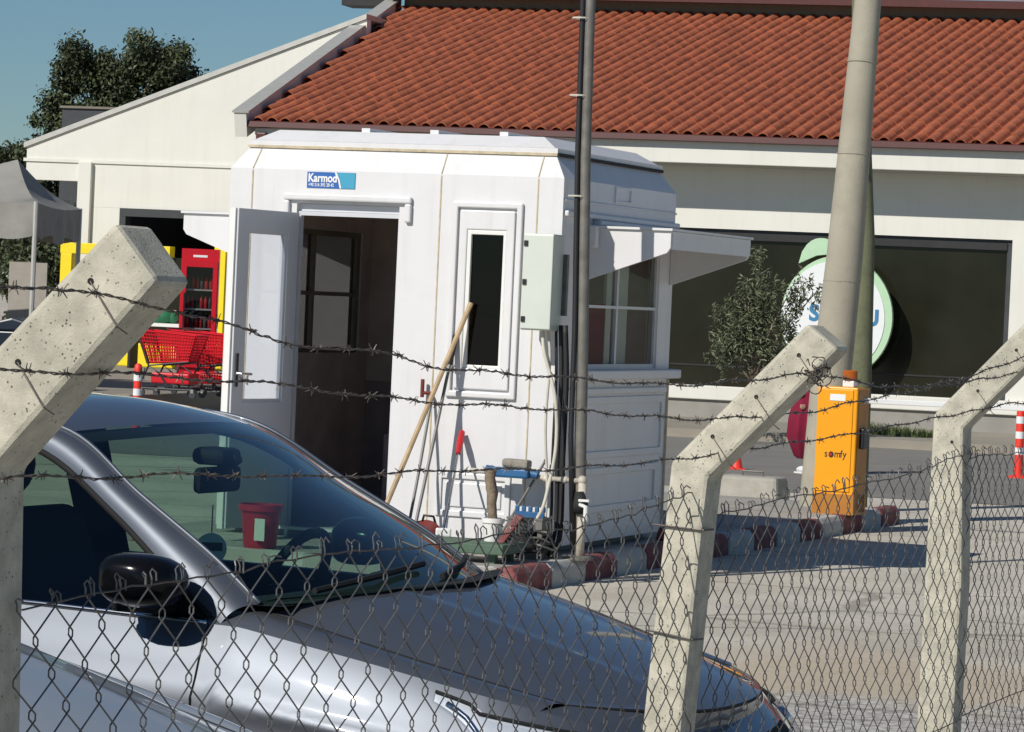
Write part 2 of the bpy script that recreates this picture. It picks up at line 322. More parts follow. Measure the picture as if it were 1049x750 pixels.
# ================================================================== setting: ground, road, island, plaza
def sheet(name, mat, pts, z): 
    m = MB(); m.quad(*[(p[0], p[1], z) for p in pts]); return tag(m.build(name, mat), kind='structure')
sheet('ground', 'ground', [(-400, -200), (400, -200), (400, 900), (-400, 900)], 0)
sheet('road', 'asphalt', [SP(-60, -17.5), SP(60, -17.5), SP(60, -4.6), SP(-60, -4.6)], .004)
pv = MB(); pv.box(-60, 60, -4.5, 8.0, -.2, .12)
o = tag(pv.build('pavement', 'plaza'), kind='structure'); o.location = SP(0, 0); o.rotation_euler.z = -S_YAW
pv = MB(); pv.box(-40, -9.2, -8.2, 7.9, -.1, .30)
o = tag(pv.build('plaza', 'plaza', bevel=.03), kind='structure'); o.location = SP(0, 0); o.rotation_euler.z = -S_YAW
pv = MB(); pv.prism([(-2.9, -1.27), (.13, -1.27), (.13, 7.9), (-.35, 8.25), (-2.9, 8.25)], lambda u, w, d: (u, w, d), -.1, .15)
o = tag(pv.build('booth_island', 'island'), kind='structure'); o.location = BP(0, 0); o.rotation_euler.z = -B_YAW
# kerb stones round the island
def kerb_mesh(L):
    m = MB(); m.prism([(0, -.05), (.14, -.05), (.14, .105), (.10, .155), (0, .155)], lambda u, w, d: (u, d, w), 0.004, L-.012); return m
k_red = k_white = None
ords = ['first', 'second', 'third', 'fourth', 'fifth', 'sixth', 'seventh', 'eighth', 'ninth', 'tenth', 'eleventh', 'twelfth']
def kerb_line(n, start, rot, text_, swap, step):
    global k_red, k_white
    cnt = {True: 0, False: 0}
    for i in range(n):
        red = (i+swap) % 2 == 0; nm = 'red' if red else 'white'
        lab = f"{ords[cnt[red]]} {'dull red' if red else 'grimy white'} kerb stone {text_}"; cnt[red] += 1
        p = step(i)
        src = k_red if red else k_white
        if src is None:
            src = kerb_mesh(.64).build('kerb_stone', 'kred' if red else 'kwhite', bevel=.016)
            if red: k_red = src
            else: k_white = src
            o = src
        else: o = src.copy(); COL.objects.link(o)
        o.location = p; o.rotation_euler = (0, random.uniform(-.015, .015), rot+random.uniform(-.012, .012)); tag(o, lab, 'kerb stone', 'red and white kerb stones around the booth island')
kerb_line(15, None, -B_YAW, 'from the near island corner towards the orange box', 0, lambda i: BP(.13, -1.27+.64*i, 0))
kerb_line(5, None, -B_YAW+PI/2, 'from the near corner along the island front', 1, lambda i: BP(.12-.64*i, -1.27, 0))

# ================================================================== store building
store = thing('store_building', 'long white store with red tiled roof, dark shop window and white gable', 'building', SP(0, 0), -S_YAW)
XZ = lambda b: (lambda u, w, d: (u, b+d, w))
A0, A1 = -10.35, 14.0
WIN = (-6.2, 1.5, .62, 3.06)
MB().holes(XZ(.7), A0, A1, .62, 4.25, [WIN], 0, .25).build('front_wall', 'wall', store)
MB().box(A0-.0, A1, .66, .95, 0, .40).build('plinth', 'plinth', store)
MB().box(A0, A1, .60, .95, .402, .618).build('window_ledge', 'wall', store, bevel=.015)
MB().box(A0, A0+.2, .952, 8.0, 0, 4.25).build('side_wall', 'wall', store)
w = MB(); w.box(WIN[0], WIN[1], .80, .82, WIN[2], WIN[3]); wg = w.build('shop_window', 'storeglass', store)
w = MB()
for a in (-6.17, -3.9, -1.2, 1.42): w.box(a, a+.07, .765, .798, WIN[2], WIN[3])
w.box(WIN[0], WIN[1], .76, .799, WIN[3]-.08, WIN[3]-.002)
wf = w.build('window_frame', 'darkbox', wg)
MB().box(WIN[0]+.06, WIN[1]-.08, .785, .798, .92, .945).build('transom', 'darkin', wg)
MB().box(-3.9, 1.42, .74, .758, WIN[3]-.16, WIN[3]-.05).build('blind_box', 'darkin', wg)
MB().box(A0-.1, A1, -.10, .02, 4.03, 4.43).build('fascia', 'wall', store, bevel=.01)
MB().box(A0-.1, A1, .022, .69, 4.02, 4.06).build('soffit', 'soffit', store)
g = MB(); g.prism([(-.24, 4.365), (-.23, 4.45), (-.19, 4.465), (-.104, 4.465), (-.104, 4.355), (-.19, 4.35)], lambda u, w, d: (d, u, w), A0-.25, A1); g.build('gutter', 'maroon', store)
MB().box(A0-.05, A0+.12, -.20, -.02, 3.6, 4.28).build('downpipe', 'maroon', store, bevel=.02)
# tiled roof: every barrel tile is real geometry in one mesh
pitch = math.radians(14.04); cp_, sp_ = math.cos(pitch), math.sin(pitch); SLOPE = 11.5; SKEW = math.tan(math.radians(5))
def roofpt(a, t, h): return (a+t*cp_*SKEW, -.12+t*cp_-h*sp_, 4.45+t*sp_+h*cp_)
def edge_a(t): return -10.56-.0955*(t*cp_-.12)           # left verge of the tiled roof
def edgept(da, t, h): return (edge_a(t)+da, -.12+t*cp_-h*sp_, 4.45+t*sp_+h*cp_)
def TH(x): return .112*max(0, math.sin(PI*min(1, x/.90)))**.55*.95-.02 if x < .90 else -.014
r = MB(); TP, RP = .232, .455; AS = -12.8; nc = int((A1-AS)/TP); nr = int(SLOPE/RP)+1
for j in range(nr):
    for i in range(nc):
        a0 = AS+i*TP; t0 = j*RP-.05+random.uniform(-.012, .012); t1 = t0+RP+.07; hh = random.uniform(-.006, .006); tw = random.uniform(-.008, .008)
        if t1 > SLOPE+.1: t1 = SLOPE+.1
        if a0+(t0+.3)*cp_*SKEW < edge_a(t0+.2)+.02: continue
        base = len(r.v); K = 9
        for (t, lift) in ((t0, .016), (t1, .0)):
            for k in range(K):
                x = k/(K-1); prof = TH(x)
                r.v.append(roofpt(a0+x*TP+tw, t, lift+prof+hh))
        for k in range(K): 
            x = k/(K-1); r.v.append(roofpt(a0+x*TP+tw, t0+.004, TH(x)-.012+hh))
        for k in range(K-1):
            r.f.append((base+k, base+k+1, base+K+k+1, base+K+k)); r.f.append((base+2*K+k, base+2*K+k+1, base+k+1, base+k))
roof = r.build('roof', 'tile', store)
u = MB(); u.quad(edgept(0, -.05, -.03), roofpt(A1, -.05, -.03), roofpt(A1, SLOPE, -.03), edgept(0, SLOPE, -.03)); u.build('roof_deck', 'underroof', store)
v = MB(); v.prism([(-.16, -.22), (SLOPE+.02, -.22), (SLOPE+.02, .17), (-.16, .17)], lambda t, h, d: edgept(d, t, h), -.20, .0); v.build('verge_board', 'wall', store)
v = MB(); v.prism([(-.18, .172), (SLOPE, .172), (SLOPE, .20), (-.18, .20)], lambda t, h, d: edgept(d, t, h), -.23, .05); v.build('verge_capping', 'galv', store)
# upper wall behind the roof
MB().box(-11.5, A1, 11.08, 11.4, 6.9, 7.50).build('upper_wall', 'upwall', store)
MB().box(-11.7, A1, 10.75, 11.7, 7.50, 7.58).build('upper_eave', 'darkbox', store)
g = MB(); g.prism([(10.62, 7.47), (10.62, 7.61), (10.748, 7.61), (10.748, 7.47)], lambda u, w, d: (d, u, w), -11.7, A1); g.build('upper_gutter', 'maroon', store)
g = MB(); g.quad((-11.7, 10.7, 7.63), (A1, 10.7, 7.63), (A1, 19, 10.2), (-11.7, 19, 10.2)); g.build('upper_roof', 'tile', store)
MB().box(-11.68, -11.55, 10.85, 11.0, 7.0, 7.48).build('upper_downpipe', 'maroon', store)
MB().box(-12.7, -11.72, 10.9, 11.6, 7.30, 7.62).build('eave_return', 'darkin', store)
# gable wing: gable wall with its doorway, capping, end pillar
gp = [(-17.8, 3.66), (-16.46, 3.66), (-16.46, 3.19), (A0+.1, 3.19), (A0+.1, 6.2), (-11.25, 6.2), (-11.25, 6.79), (-17.8, 4.27)]
m = MB(); m.prism(gp, XZ(8.0), 0, .25); m.build('gable_wall', 'wall', store)
for q in ((-16.46, -15.87), (-11.9, A0+.1)): MB().box(*q, 8.0, 8.25, .12, 3.188).build('lower_wall', 'wall', store)
MB().box(-16.72, -16.46, 7.9, 8.22, .12, 4.02).build('pillar', 'wall', store, bevel=.01)
MB().box(-17.85, -11.2, 7.97, 7.998, 4.0, 4.06).build('string_course', 'wall', store)
m = MB(); sl_ = (6.85-4.27)/6.7
m.prism([(-17.85, 4.25), (-11.25, 6.797), (-11.25, 6.89), (-17.85, 4.345)], lambda u, w, d: (u, d, w), 7.955, 15.0); m.build('wing_roof', 'galv', store)
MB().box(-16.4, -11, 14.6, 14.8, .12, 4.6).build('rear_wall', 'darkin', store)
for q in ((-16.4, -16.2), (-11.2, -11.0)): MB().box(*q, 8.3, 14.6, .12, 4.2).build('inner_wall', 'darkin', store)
MB().box(-15.87, -11.9, 7.93, 8.2, 3.04, 3.186).box(-15.87, -15.75, 7.93, 8.2, .3, 3.038).build('door_frame', 'darkbox', store)
m = MB(); m.tube([(-12.75, 7.96, 4.0), (-12.8, 7.95, 3.6), (-12.74, 7.95, 3.3), (-12.76, 7.95, 3.1)], .025, 6); m.build('cable', 'cableblack', store)
# round shop sign standing off the window
sg = thing('round_shop_sign', 'round white sign with pale green rim and leaf in front of dark shop window', 'sign', SP(0, 0), -S_YAW)
CX, CZ, RR = -1.08, 1.77, .86
def disc(cx, cz, R_, b0, b1, n=64, a0=0, a1=2*PI): 
    m = MB(); m.prism([(cx+R_*math.cos(a0+(a1-a0)*k/n), cz+R_*1.09*math.sin(a0+(a1-a0)*k/n)) for k in range(n)], lambda u, w, d: (u, d, w), b0, b1); return m
disc(CX, CZ, RR, .30, .44).build('rim', 'signgreen', sg)
disc(CX-.05, CZ-.02, RR-.065, .288, .302).build('face', 'signwhite', sg)
m = MB(); lf = [(-.62, .80)]+[(-.62+.9*t, .80+.40*math.sin(PI*t**.6*.9)) for t in np.linspace(.05, 1, 14)]+[(.22, .93), (-.05, .97), (-.35, .93)]
m.prism([(CX+a, CZ+z) for a, z in lf], lambda u, w, d: (u, d, w), .30, .42); m.build('leaf', 'signgreen', sg)
text('lettering', 'SU', .34, 'signblue', sg, (CX-.42, .284, CZ-.06), bold=.012, sx=1.0)
text('lettering', 'U', .34, 'signblue', sg, (CX+.42, .284, CZ-.10), bold=.012)
text('script_lettering', 'ya', .30, 'signblue', sg, (CX+.16, .284, CZ-.42), shear=.35)
MB().box(CX-.3, CX-.25, .44, .8, CZ-.2, CZ-.15).box(CX+.25, CX+.3, .44, .8, CZ+.2, CZ+.25).build('bracket', 'steelpole', sg)

# dark building behind the gable
db = thing('dark_building', 'dark flat topped block rising behind the white gable slope', 'building', SP(-20.0, 18), -S_YAW)
MB().box(-1.3, 1.3, 0, 3, 0, 5.55).build('wall', 'darkbox', db)
MB().box(-1.34, 1.34, -.05, 3.05, 5.55, 5.60).build('roof', 'upwall', db)

# ================================================================== trees
def tree(label, x, y, trunk_h, lobes, n, size, mat, seed, z0=0, r0=.22, name='tree', cat='tree', aspect=.55, group=None, shell=.55):
    t = thing(name, label, cat, (x, y, z0), 0, group)
    m = MB(); rr = np.random.default_rng(seed)
    m.tube([(0, 0, -.1), (rr.normal()*.05, rr.normal()*.05, trunk_h*.5), (rr.normal()*.1, 0, trunk_h)], [r0, r0*.75, r0*.6], 10)
    for l in lobes:
        mid = (l[0]*.4, l[1]*.4, trunk_h+(l[2]-trunk_h)*.55); m.tube([(0, 0, trunk_h*.9), mid, (l[0], l[1], l[2]+l[5]*.3)], [r0*.5, r0*.3, r0*.08], 6)
    m.build('trunk', 'bark', t, smooth=True)
    leaves('crown', lobes, n, size, mat, t, aspect, seed, shell); return t
tree('broad dark evergreen tree rising above the white gable', -9.9, 84, 3.0,
     [(-.9, 0, 5.5, 1.3, 1.2, 1.2), (-1.0, .2, 7.0, .8, .9, .8), (.85, -.3, 7.25, 1.0, 1.0, .75), (-.1, 0, 6.8, .9, .9, .8), (1.6, .2, 6.2, 1.1, 1.0, .9), (.3, .3, 5.6, 1.4, 1.2, 1.2), (-2.0, 0, 4.6, .9, .9, .9), (-.6, 0, 3.9, 1.4, 1.0, 1.0), (1.9, 0, 5.0, 1.1, .9, 1.0), (2.7, .3, 5.9, .6, .5, .5), (.1, -.6, 4.6, 1.2, 1.0, .9), (-1.6, .2, 5.9, .6, .6, .6), (0, .5, 5.6, 1.6, .8, 1.5), (.1, .2, 6.9, .85, .8, .7), (.8, .3, 6.2, .9, .8, .9), (.4, -.4, 5.4, 1.0, .8, .9)], 72000, .12, 'leaf', 3, shell=.35)
tree('dark tree at left edge behind the grey market tent', -12.6, 82, 1.6, [(0, 0, 3.2, 1.3, 1.2, 1.1), (.9, 0, 2.9, 1.0, .9, .9), (-1.2, .2, 3.6, 1.1, 1.1, 1.1), (.4, .1, 4.5, .65, .6, .6), (1.7, 0, 2.0, .9, .9, .8)], 20000, .12, 'leaf', 5)
tree('low bushy tree showing under the white overhang beside the tent', -9.6, 72, .8, [(0, 0, 2.6, 1.0, .8, .8), (-.8, 0, 1.9, .9, .8, .8), (.8, 0, 2.0, .9, .8, .8), (0, -.2, 1.2, 1.1, .9, .8)], 5000, .14, 'leaf', 9)
tree('young olive tree with upright grey green shoots before the shop window', 3.30, 46.6, .75,
     [(-.12, 0, 1.35, .42, .4, .45), (.1, 0, 1.9, .25, .3, .45), (.02, .1, 2.35, .17, .17, .34), (-.36, 0, 1.5, .26, .28, .4), (.36, 0, 1.55, .30, .3, .42), (.62, .1, 1.95, .15, .16, .38), (.48, -.1, 2.0, .16, .16, .30), (-.45, 0, 1.05, .25, .25, .28), (.25, 0, .95, .35, .3, .3), (.85, .05, 1.95, .11, .11, .3), (-.15, .05, 1.9, .22, .2, .35), (.1, 0, 1.3, .4, .35, .4)], 5200, .085, 'olive', 11, z0=.12, r0=.05, name='olive_tree', aspect=.28, shell=.3)
# grass on the pavement edge
gm = thing('tmp', '', '', (0, 0, 0)); bpy.data.objects.remove(gm)
V = []; F = []; T = []
for _ in range(1500):
    a = rng.uniform(-1.0, 1.15); b = rng.normal(-2.6, .22); x, y, _z = SP(a, b); h = rng.uniform(.06, .2)*(1-.5*abs(a)/1.2); w = .012; ang = rng.uniform(0, PI); dx, dy = math.cos(ang)*w, math.sin(ang)*w; lx, ly = rng.normal(0, .05, 2)
    i = len(V); V += [(x-dx, y-dy, .118), (x+dx, y+dy, .118), (x+lx, y+ly, .12+h)]; F.append((i, i+1, i+2)); T.append(rng.random())
me = bpy.data.meshes.new('grass'); me.from_pydata(V, [], F); me.materials.append(M['blade']); at = me.attributes.new('tone', 'FLOAT', 'FACE'); at.data.foreach_set('value', np.array(T, np.float32))
o = bpy.data.objects.new('grass', me); COL.objects.link(o); tag(o, 'strip of green grass along the pavement before the shop window', 'grass', kind='stuff')

# ================================================================== left side: tent, yellow shopfront, fridge, carts, post
tent = thing('market_tent', 'grey canvas market tent with sloping roof and scalloped valance', 'tent', (-8.10, 48.4, .3), -.06)
H = 1.62
m = MB(); pk = (0.99, 0, 3.18)
cs = [(-H, -H, 2.55), (H, -H, 2.55), (H, H, 2.55), (-H, H, 2.55)]
for k in range(4):
    p, q = Vector(cs[k]), Vector(cs[(k+1) % 4]); P_ = Vector(pk)
    m.grid(lambda u, v, p=p, q=q: (lambda e: e+(P_-e)*v-Vector((0, 0, .10*math.sin(PI*v)+.05*math.sin(PI*u)*(1-v))))(p+(q-p)*u), 8, 8)
cn = m.build('canopy', 'canvas', tent, smooth='auto')
m = MB()
for k in range(4):
    p, q = Vector(cs[k]), Vector(cs[(k+1) % 4])
    m.grid(lambda u, v, p=p, q=q: p+(q-p)*u+Vector((.03*math.sin(u*25)*v*(1 if k % 2 else .2), .03*math.sin(u*25)*v*(.2 if k % 2 else 1), -(.45+.05*math.sin(u*PI*5))*v-.05*math.sin(PI*u))), 40, 4)
m.build('valance', 'canvas', tent, smooth=True)
for x, y in ((-H, -H), (H, -H), (H, H), (-H, H), (-.2, -H-.04)):
    MB().tube([(x*.99, y*.99, 0), (x*.99, y*.99, 2.56)], .035, 8).build('leg', 'galv', tent)
pn = thing('display_board', 'pale upright board standing under the grey tent', 'board', (-7.35, 51.5, .3), -.2)
MB().box(-.30, .30, 0, .04, .55, 1.75).build('panel', 'canvaslight', pn); MB().box(-.28, -.24, .04, .08, 0, .55).box(.24, .28, .04, .08, 0, .55).build('leg', 'steelpole', pn)
bn = thing('wheelie_bin', 'dark blue plastic bin with rounded lid under the tent', 'bin', (-6.72, 46.5, .3), -.2)
MB().box(-.27, .27, -.27, .27, .06, .78, taper=(-.04, -.04)).build('body', 'darkblue', bn, bevel=.02)
m = MB(); m.prism([(-.33, .785), (.33, .785), (.28, .90), (0, .97), (-.28, .90)], lambda u, w, d: (u, d, w), -.33, .33); m.build('lid', 'darkblue', bn, bevel=.03)
MB().tube([(-.3, .22, .1), (-.24, .22, .1)], .1, 12).build('wheel', 'rubber', bn); MB().tube([(.24, .22, .1), (.3, .22, .1)], .1, 12).build('wheel', 'rubber', bn)

ys = thing('yellow_shopfront', 'bright yellow framed shopfront around the dark doorway', 'shopfront', SP(-13.6, 6.9, .3), -S_YAW)
MB().box(-3.0, -.2, -.3, .30, 0, .42).build('base', 'yellow', ys, bevel=.02)
MB().box(-3.0, -.86, .02, .28, 2.0, 2.20).build('header', 'yellow', ys, bevel=.01)
for a, z0, z1 in ((-2.98, .422, 1.998), (.0, 0, 2.4)): MB().box(a, a+.22, 0, .3, z0, z1).build('pillar', 'yellow', ys, bevel=.01)
MB().box(-.6, -.54, .1, .16, .422, 2.018).box(-1.4, -1.34, .1, .16, .422, 2.018).box(.1, .16, .1, .16, .422, 2.018).box(-2.3, .9, .1, .16, 1.0, 1.05).build('mullion', 'tan', ys)
MB().box(-2.3, .9, .17, .18, .43, 2.0).build('pane', 'storeglass', ys)

fx, fy, _ = SP(-12.95, 1.3)
fr = thing('drinks_fridge', 'tall red drinks fridge with glass door of lit shelves', 'fridge', (-4.91, 53.3, .3), -.12); fr.scale = (.78, 1, 1); fr.rotation_euler.z = .06
MB().box(-.37, .37, 0, .05, .08, 2.08).box(-.37, -.29, -.58, -.002, .08, 2.08).box(.29, .37, -.58, -.002, .08, 2.08).box(-.288, .288, -.58, -.002, 1.86, 2.08).box(-.288, .288, -.58, -.002, .08, .30).build('body', 'fridgered', fr)
MB().box(-.286, .286, -.02, -.004, .302, 1.858).build('back_panel', 'darkin', fr)
dr = MB().holes(XZ(-.62), -.35, .35, .25, 1.90, [(-.26, .26, .34, 1.80)], 0, .035).build('door', 'fridgered', fr)
MB().box(-.258, .258, -.605, -.6, .342, 1.798).build('pane', 'fglass', dr); MB().box(-.30, -.27, -.66, -.622, .8, 1.4).build('handle', 'blackplastic', dr)
MB().box(-.14, .14, -.586, -.5805, 1.95, 1.985).build('header_band', 'signwhite', fr, bevel=.002)
names = ['top', 'second', 'third', 'lowest']
for i, z in enumerate((1.46, 1.16, .86, .58)):
    MB().box(-.286, .286, -.50, -.05, z-.025, z).build('shelf', 'shelf', fr)
    for j in range(6):
        m = MB(); m.lathe([(.025, 0), (.027, .10), (.024, .13), (.011, .17), (.011, .20)], n=8)
        o = m.build('drink_bottle', 'bottlered' if (i+j) % 3 else 'carddark', smooth=True)
        q = Matrix.Translation((-4.91, 53.3, .3)) @ Matrix.Rotation(.06, 4, 'Z') @ Vector((-.17+.068*j, -.40, z+.001)); o.location = q
        tag(o, f'small {"red" if (i+j)%3 else "dark"} drink bottle on the {names[i]} shelf of the red fridge', 'bottle', 'bottles on the fridge shelves')
gb = MB(); gb.ball((0, 0, .12), (.20, .16, .14)); gb.ball((.16, .02, .10), (.12, .12, .11))
o = gb.build('green_bag', 'greenpl', smooth=True); o.location = SP(-14.05, 5.6, 1.12); tag(o, 'dark green bag heaped on the white counter left of the fridge', 'bag')
ct = thing('counter', 'small white topped counter left of the red fridge', 'counter', SP(-14.05, 5.6, .3), -S_YAW)
MB().box(-.6, .45, -.25, .25, .76, .82).build('top', 'pvc', ct); MB().box(-.55, -.51, -.2, .2, 0, .758).build('leg', 'darkin', ct); MB().box(.36, .40, -.2, .2, 0, .758).build('leg', 'darkin', ct)

def shopping_cart(label, loc, rz):
    t = thing('shopping_cart', label, 'shopping cart', loc, rz, 'red shopping carts parked by the fridge'); t.scale = (.92, .92, .90)
    # basket: x forward; tapered lattice
    def lat(P, Q, R_, S, nu, nv, m, rad=.0085):
        P, Q, R_, S = map(Vector, (P, Q, R_, S))
        for k in range(nu+1):
            u = k/nu; m.tube([P.lerp(Q, u), S.lerp(R_, u)], rad, 4)
        for k in range(nv+1):
            v = k/nv; m.tube([P.lerp(S, v), Q.lerp(R_, v)], rad if 0 < k < nv else .014, 4)
    m = MB(); b0, b1, t0, t1 = -.26, .40, -.40, .52
    for s in (-1, 1): lat((b0, s*.20, .50), (b1, s*.16, .55), (t1, s*.21, .93), (t0, s*.29, .98), 20, 9, m)
    lat((b1, -.16, .55), (b1, .16, .55), (t1, .21, .93), (t1, -.21, .93), 8, 9, m)
    lat((b0, -.20, .50), (b0, .20, .50), (t0, .29, .98), (t0, -.29, .98), 9, 9, m)
    lat((b0, -.20, .50), (b0, .20, .50), (b1, .16, .55), (b1, -.16, .55), 8, 12, m)
    m.build('basket', 'cartred', t)
    m = MB()
    for s in (-1, 1):
        m.tube([(-.40, s*.27, .95), (-.20, s*.25, .46), (-.34, s*.25, .16), (-.30, s*.25, .12), (.50, s*.17, .12)], .016, 6); m.tube([(.10, s*.2, .14), (-.05, s*.22, .36), (-.2, s*.25, .46), (.40, s*.16, .54)], .014, 6)
    m.tube([(-.3, -.25, .13), (-.3, .25, .13)], .014, 6); m.build('frame', 'cartdark', t)
    MB().tube([(-.45, -.27, 1.0), (-.45, .27, 1.0)], .02, 8).build('handle', 'darkred', t)
    MB().box(-.2, .42, -.17, .17, .20, .36, taper=(.0, -.02)).build('lower_tray', 'cartred', t, bevel=.02)
    for x, y in ((-.3, -.25), (-.3, .25), (.48, -.17), (.48, .17)):
        f = MB().tube([(x, y-.014, .055), (x, y+.014, .055)], .055, 12).build('wheel', 'cartdark', t); MB().box(x-.02, x+.02, y-.02, y+.02, .075, .13).build('fork', 'chrome', f)
    return t
c0 = shopping_cart('red shopping cart standing nearest the red and white post', (-4.62, 46.0, .3), -.35)
c1 = dup(c0, (-4.02, 46.6, .3), -.30, 'red shopping cart half hidden behind the booth corner', 'red shopping carts parked by the fridge')
c2 = dup(c0, (-4.30, 47.3, .3), -.55, 'red shopping cart standing behind the other two', 'red shopping carts parked by the fridge')

def bollard(label, loc, s=1):
    t = thing('delineator_post', label, 'bollard', loc, 0, 'red and white bollards'); t.scale = (s, s, s)
    MB().lathe([(.045, .03), (.045, .70), (.04, .75), (.02, .77)], n=16).build('post', 'fluored', t, smooth='auto')
    for z in (.25, .42, .58): MB().lathe([(.047, z), (.047, z+.075)], n=16, cap=False).build('reflective_band', 'white', t)
    MB().lathe([(.11, 0), (.11, .015), (.06, .035)], n=18).build('base', 'fluored', t, bevel=.004); return t
b0_ = bollard('red and white bollard beside the shopping carts', (-4.48, 41.0, 0), 1.10)
dup(b0_, (5.95, 39.8, 0), 0, 'red and white bollard at the right edge by the store corner', 'red and white bollards')

# ================================================================== booth
booth = thing('guard_booth', 'white fibreglass guard booth with open door and side window', 'booth', BP(0, 0, .2), -B_YAW)
W, D, ZT = 2.40, 2.376, 2.42
FRN = lambda u, w, d: (u, d, w)                      # front wall frame
RGT = lambda u, w, d: (-d, u, w)                     # right wall frame (u along depth)
DOOR = (-1.90, -1.153, .02, 2.195); FW = (-.655, -.38, 1.15, 2.06); RW = (.50, 2.08, 1.17, 2.02)
MB().holes(FRN, -W, 0, 0, ZT, [DOOR, FW], 0, .07).build('front_wall', 'booth', booth)
rw = MB().holes(RGT, .072, D-.072, 0, ZT, [RW], 0.0, .07).build('side_wall', 'booth', booth)
LWN = (.5, 2.14, 1.17, 2.05)
MB().holes(lambda u, w, d: (-W+d, u, w), .072, D-.072, 0, ZT, [LWN], 0, .07).build('side_wall', 'booth', booth)
MB().box(-W, 0, D-.07, D, 0, ZT).build('rear_wall', 'booth', booth)
# interior lining
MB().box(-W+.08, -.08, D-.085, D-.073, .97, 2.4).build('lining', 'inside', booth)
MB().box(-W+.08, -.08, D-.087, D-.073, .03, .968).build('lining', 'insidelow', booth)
MB().holes(lambda u, w, d: (-.075-d, u, w), .08, D-.09, .03, 2.4, [(.5, 2.08, 1.17, 2.02)], 0, .01).build('lining', 'inside', booth)
MB().holes(lambda u, w, d: (-W+.075+d, u, w), .08, D-.09, .03, 2.4, [LWN], 0, .01).build('lining', 'inside', booth)
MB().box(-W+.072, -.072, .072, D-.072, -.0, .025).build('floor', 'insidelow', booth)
MB().box(-W+.08, -.08, .08, D-.09, 2.40, 2.415).build('ceiling', 'inside', booth)
# bevelled roof of stacked rings
m = MB(); rings = [(0, ZT), (-.10, ZT+.155), (-.085, ZT+.16), (-.085, ZT+.195), (-.115, ZT+.20), (-.24, ZT+.275), (-.5, ZT+.285)]
def ring(e, z): return [(-W-e, -e, z), (e, -e, z), (e, D+e, z), (-W-e, D+e, z)]
for (e0, z0), (e1, z1) in zip(rings, rings[1:]):
    A, Bq = ring(e0, z0), ring(e1, z1)
    for k in range(4): m.quad(A[k], A[(k+1) % 4], Bq[(k+1) % 4], Bq[k])
m.quad(*ring(*rings[-1])); rf = m.build('roof', 'booth', booth, merge=True)
for a in (-1.55, -1.05, -.55): MB().box(a-.03, a+.03, .30, D-.14, ZT+.272, ZT+.305).build('roof_rib', 'booth', rf)
m = MB(); zz = ZT+.157
for p, q in (((-W+.085, .083), (-.085, .083)),): m.box(p[0], q[0], .079, .088, zz-.012, zz+.006)
m.build('roof_seal', 'seal', rf)
MB().box(-.088, -.075, .09, D-.09, zz-.014, zz+.008).build('roof_drip_seal', 'rubber', rf)
# front reliefs
for a in (-2.235, -.862, -.178): MB().box(a-.0045, a+.0045, -.004, .0, .02, ZT-.01).build('panel_seam', 'seal', booth)
for a in (-2.235, -.862, -.178): MB().tube([(a, -.001, ZT), (a+(.02 if a < -1 else .0), .097, ZT+.15)], .005, 5).build('panel_seam', 'seal', rf)
m = MB()       # hood moulding over the doorway
m.box(-1.99, -1.06, -.035, -.0, 2.215, 2.262).box(-1.108, -1.06, -.035, -.0, 2.09, 2.213).box(-1.99, -1.945, -.035, 0, 2.09, 2.213)
m.build('door_moulding', 'booth', booth, bevel=.012)
MB().box(DOOR[0], DOOR[1], .045, .068, 2.145, 2.193).build('door_head', 'doorgrey', booth)
m = MB(); XF = FW
m.holes(FRN, -.765, -.27, .955, 2.245, [(-.725, -.31, .995, 2.205)], -.028, 0).holes(FRN, -.712, -.323, 1.01, 2.19, [(-.655, -.38, 1.15, 2.06)], -.020, 0)
m.build('window_surround', 'booth', booth, bevel=.009)
fwn = MB().holes(FRN, FW[0], FW[1], FW[2], FW[3], [(FW[0]+.028, FW[1]-.022, FW[2]+.02, FW[3]-.03)], -.012, .04).build('window', 'pvc', booth, bevel=.004)
MB().box(FW[0]+.028, FW[1]-.022, .012, .018, FW[2]+.02, FW[3]-.03).build('pane', glass('dark_pane', (.10, .10, .10), .7), fwn)
m = MB(); m.holes(FRN, -.80, -.275, .165, .455, [(-.76, -.315, .205, .415)], -.016, 0).box(-.735, -.34, -.012, 0, .23, .39); m.build('lower_moulding', 'booth', booth, bevel=.008)
# door leaf, swung out
dl = thing('tmp', '', ''); 
for k in ('label', 'category'):
    if k in dl: del dl[k]
bpy.data.objects.remove(dl)
th = math.radians(82); hx, hy = -1.90, -.005; ux, uy = -math.cos(th), -math.sin(th); nx, ny = -uy, ux     # n: face side seen from the right
def LF(u, w, d): return (hx+ux*u+nx*d, hy+uy*u+ny*d, w)
d_ = MB().holes(LF, .0, .74, .03, 2.13, [(.13, .61, .86, 1.99)], -.028, .028).build('door', 'doorgrey', booth, bevel=.004)
m = MB(); m.holes(LF, .13, .61, .86, 1.99, [(.15, .59, .88, 1.97)], -.02, .02); m.build('glazing_bead', 'doorgrey', d_)
m = MB(); m.prism([(.15, .88), (.59, .88), (.59, 1.97), (.15, 1.97)], LF, -.004, .004); m.build('pane', 'clear', d_)
m = MB(); m.prism([(.742, .03), (.758, .03), (.758, 2.13), (.742, 2.13)], LF, -.030, .012); m.build('edge_strip', 'pvc', d_)
m = MB(); m.tube([LF(.69, 1.05, .03), LF(.69, 1.05, .065), LF(.575, 1.045, .07)], .010, 8); m.box(*sorted((LF(.67, 0, .03)[0], LF(.71, 0, .034)[0])), *sorted((LF(.67, 0, .03)[1], LF(.71, 0, .034)[1])), .96, 1.18); m.build('handle', 'chrome', d_)
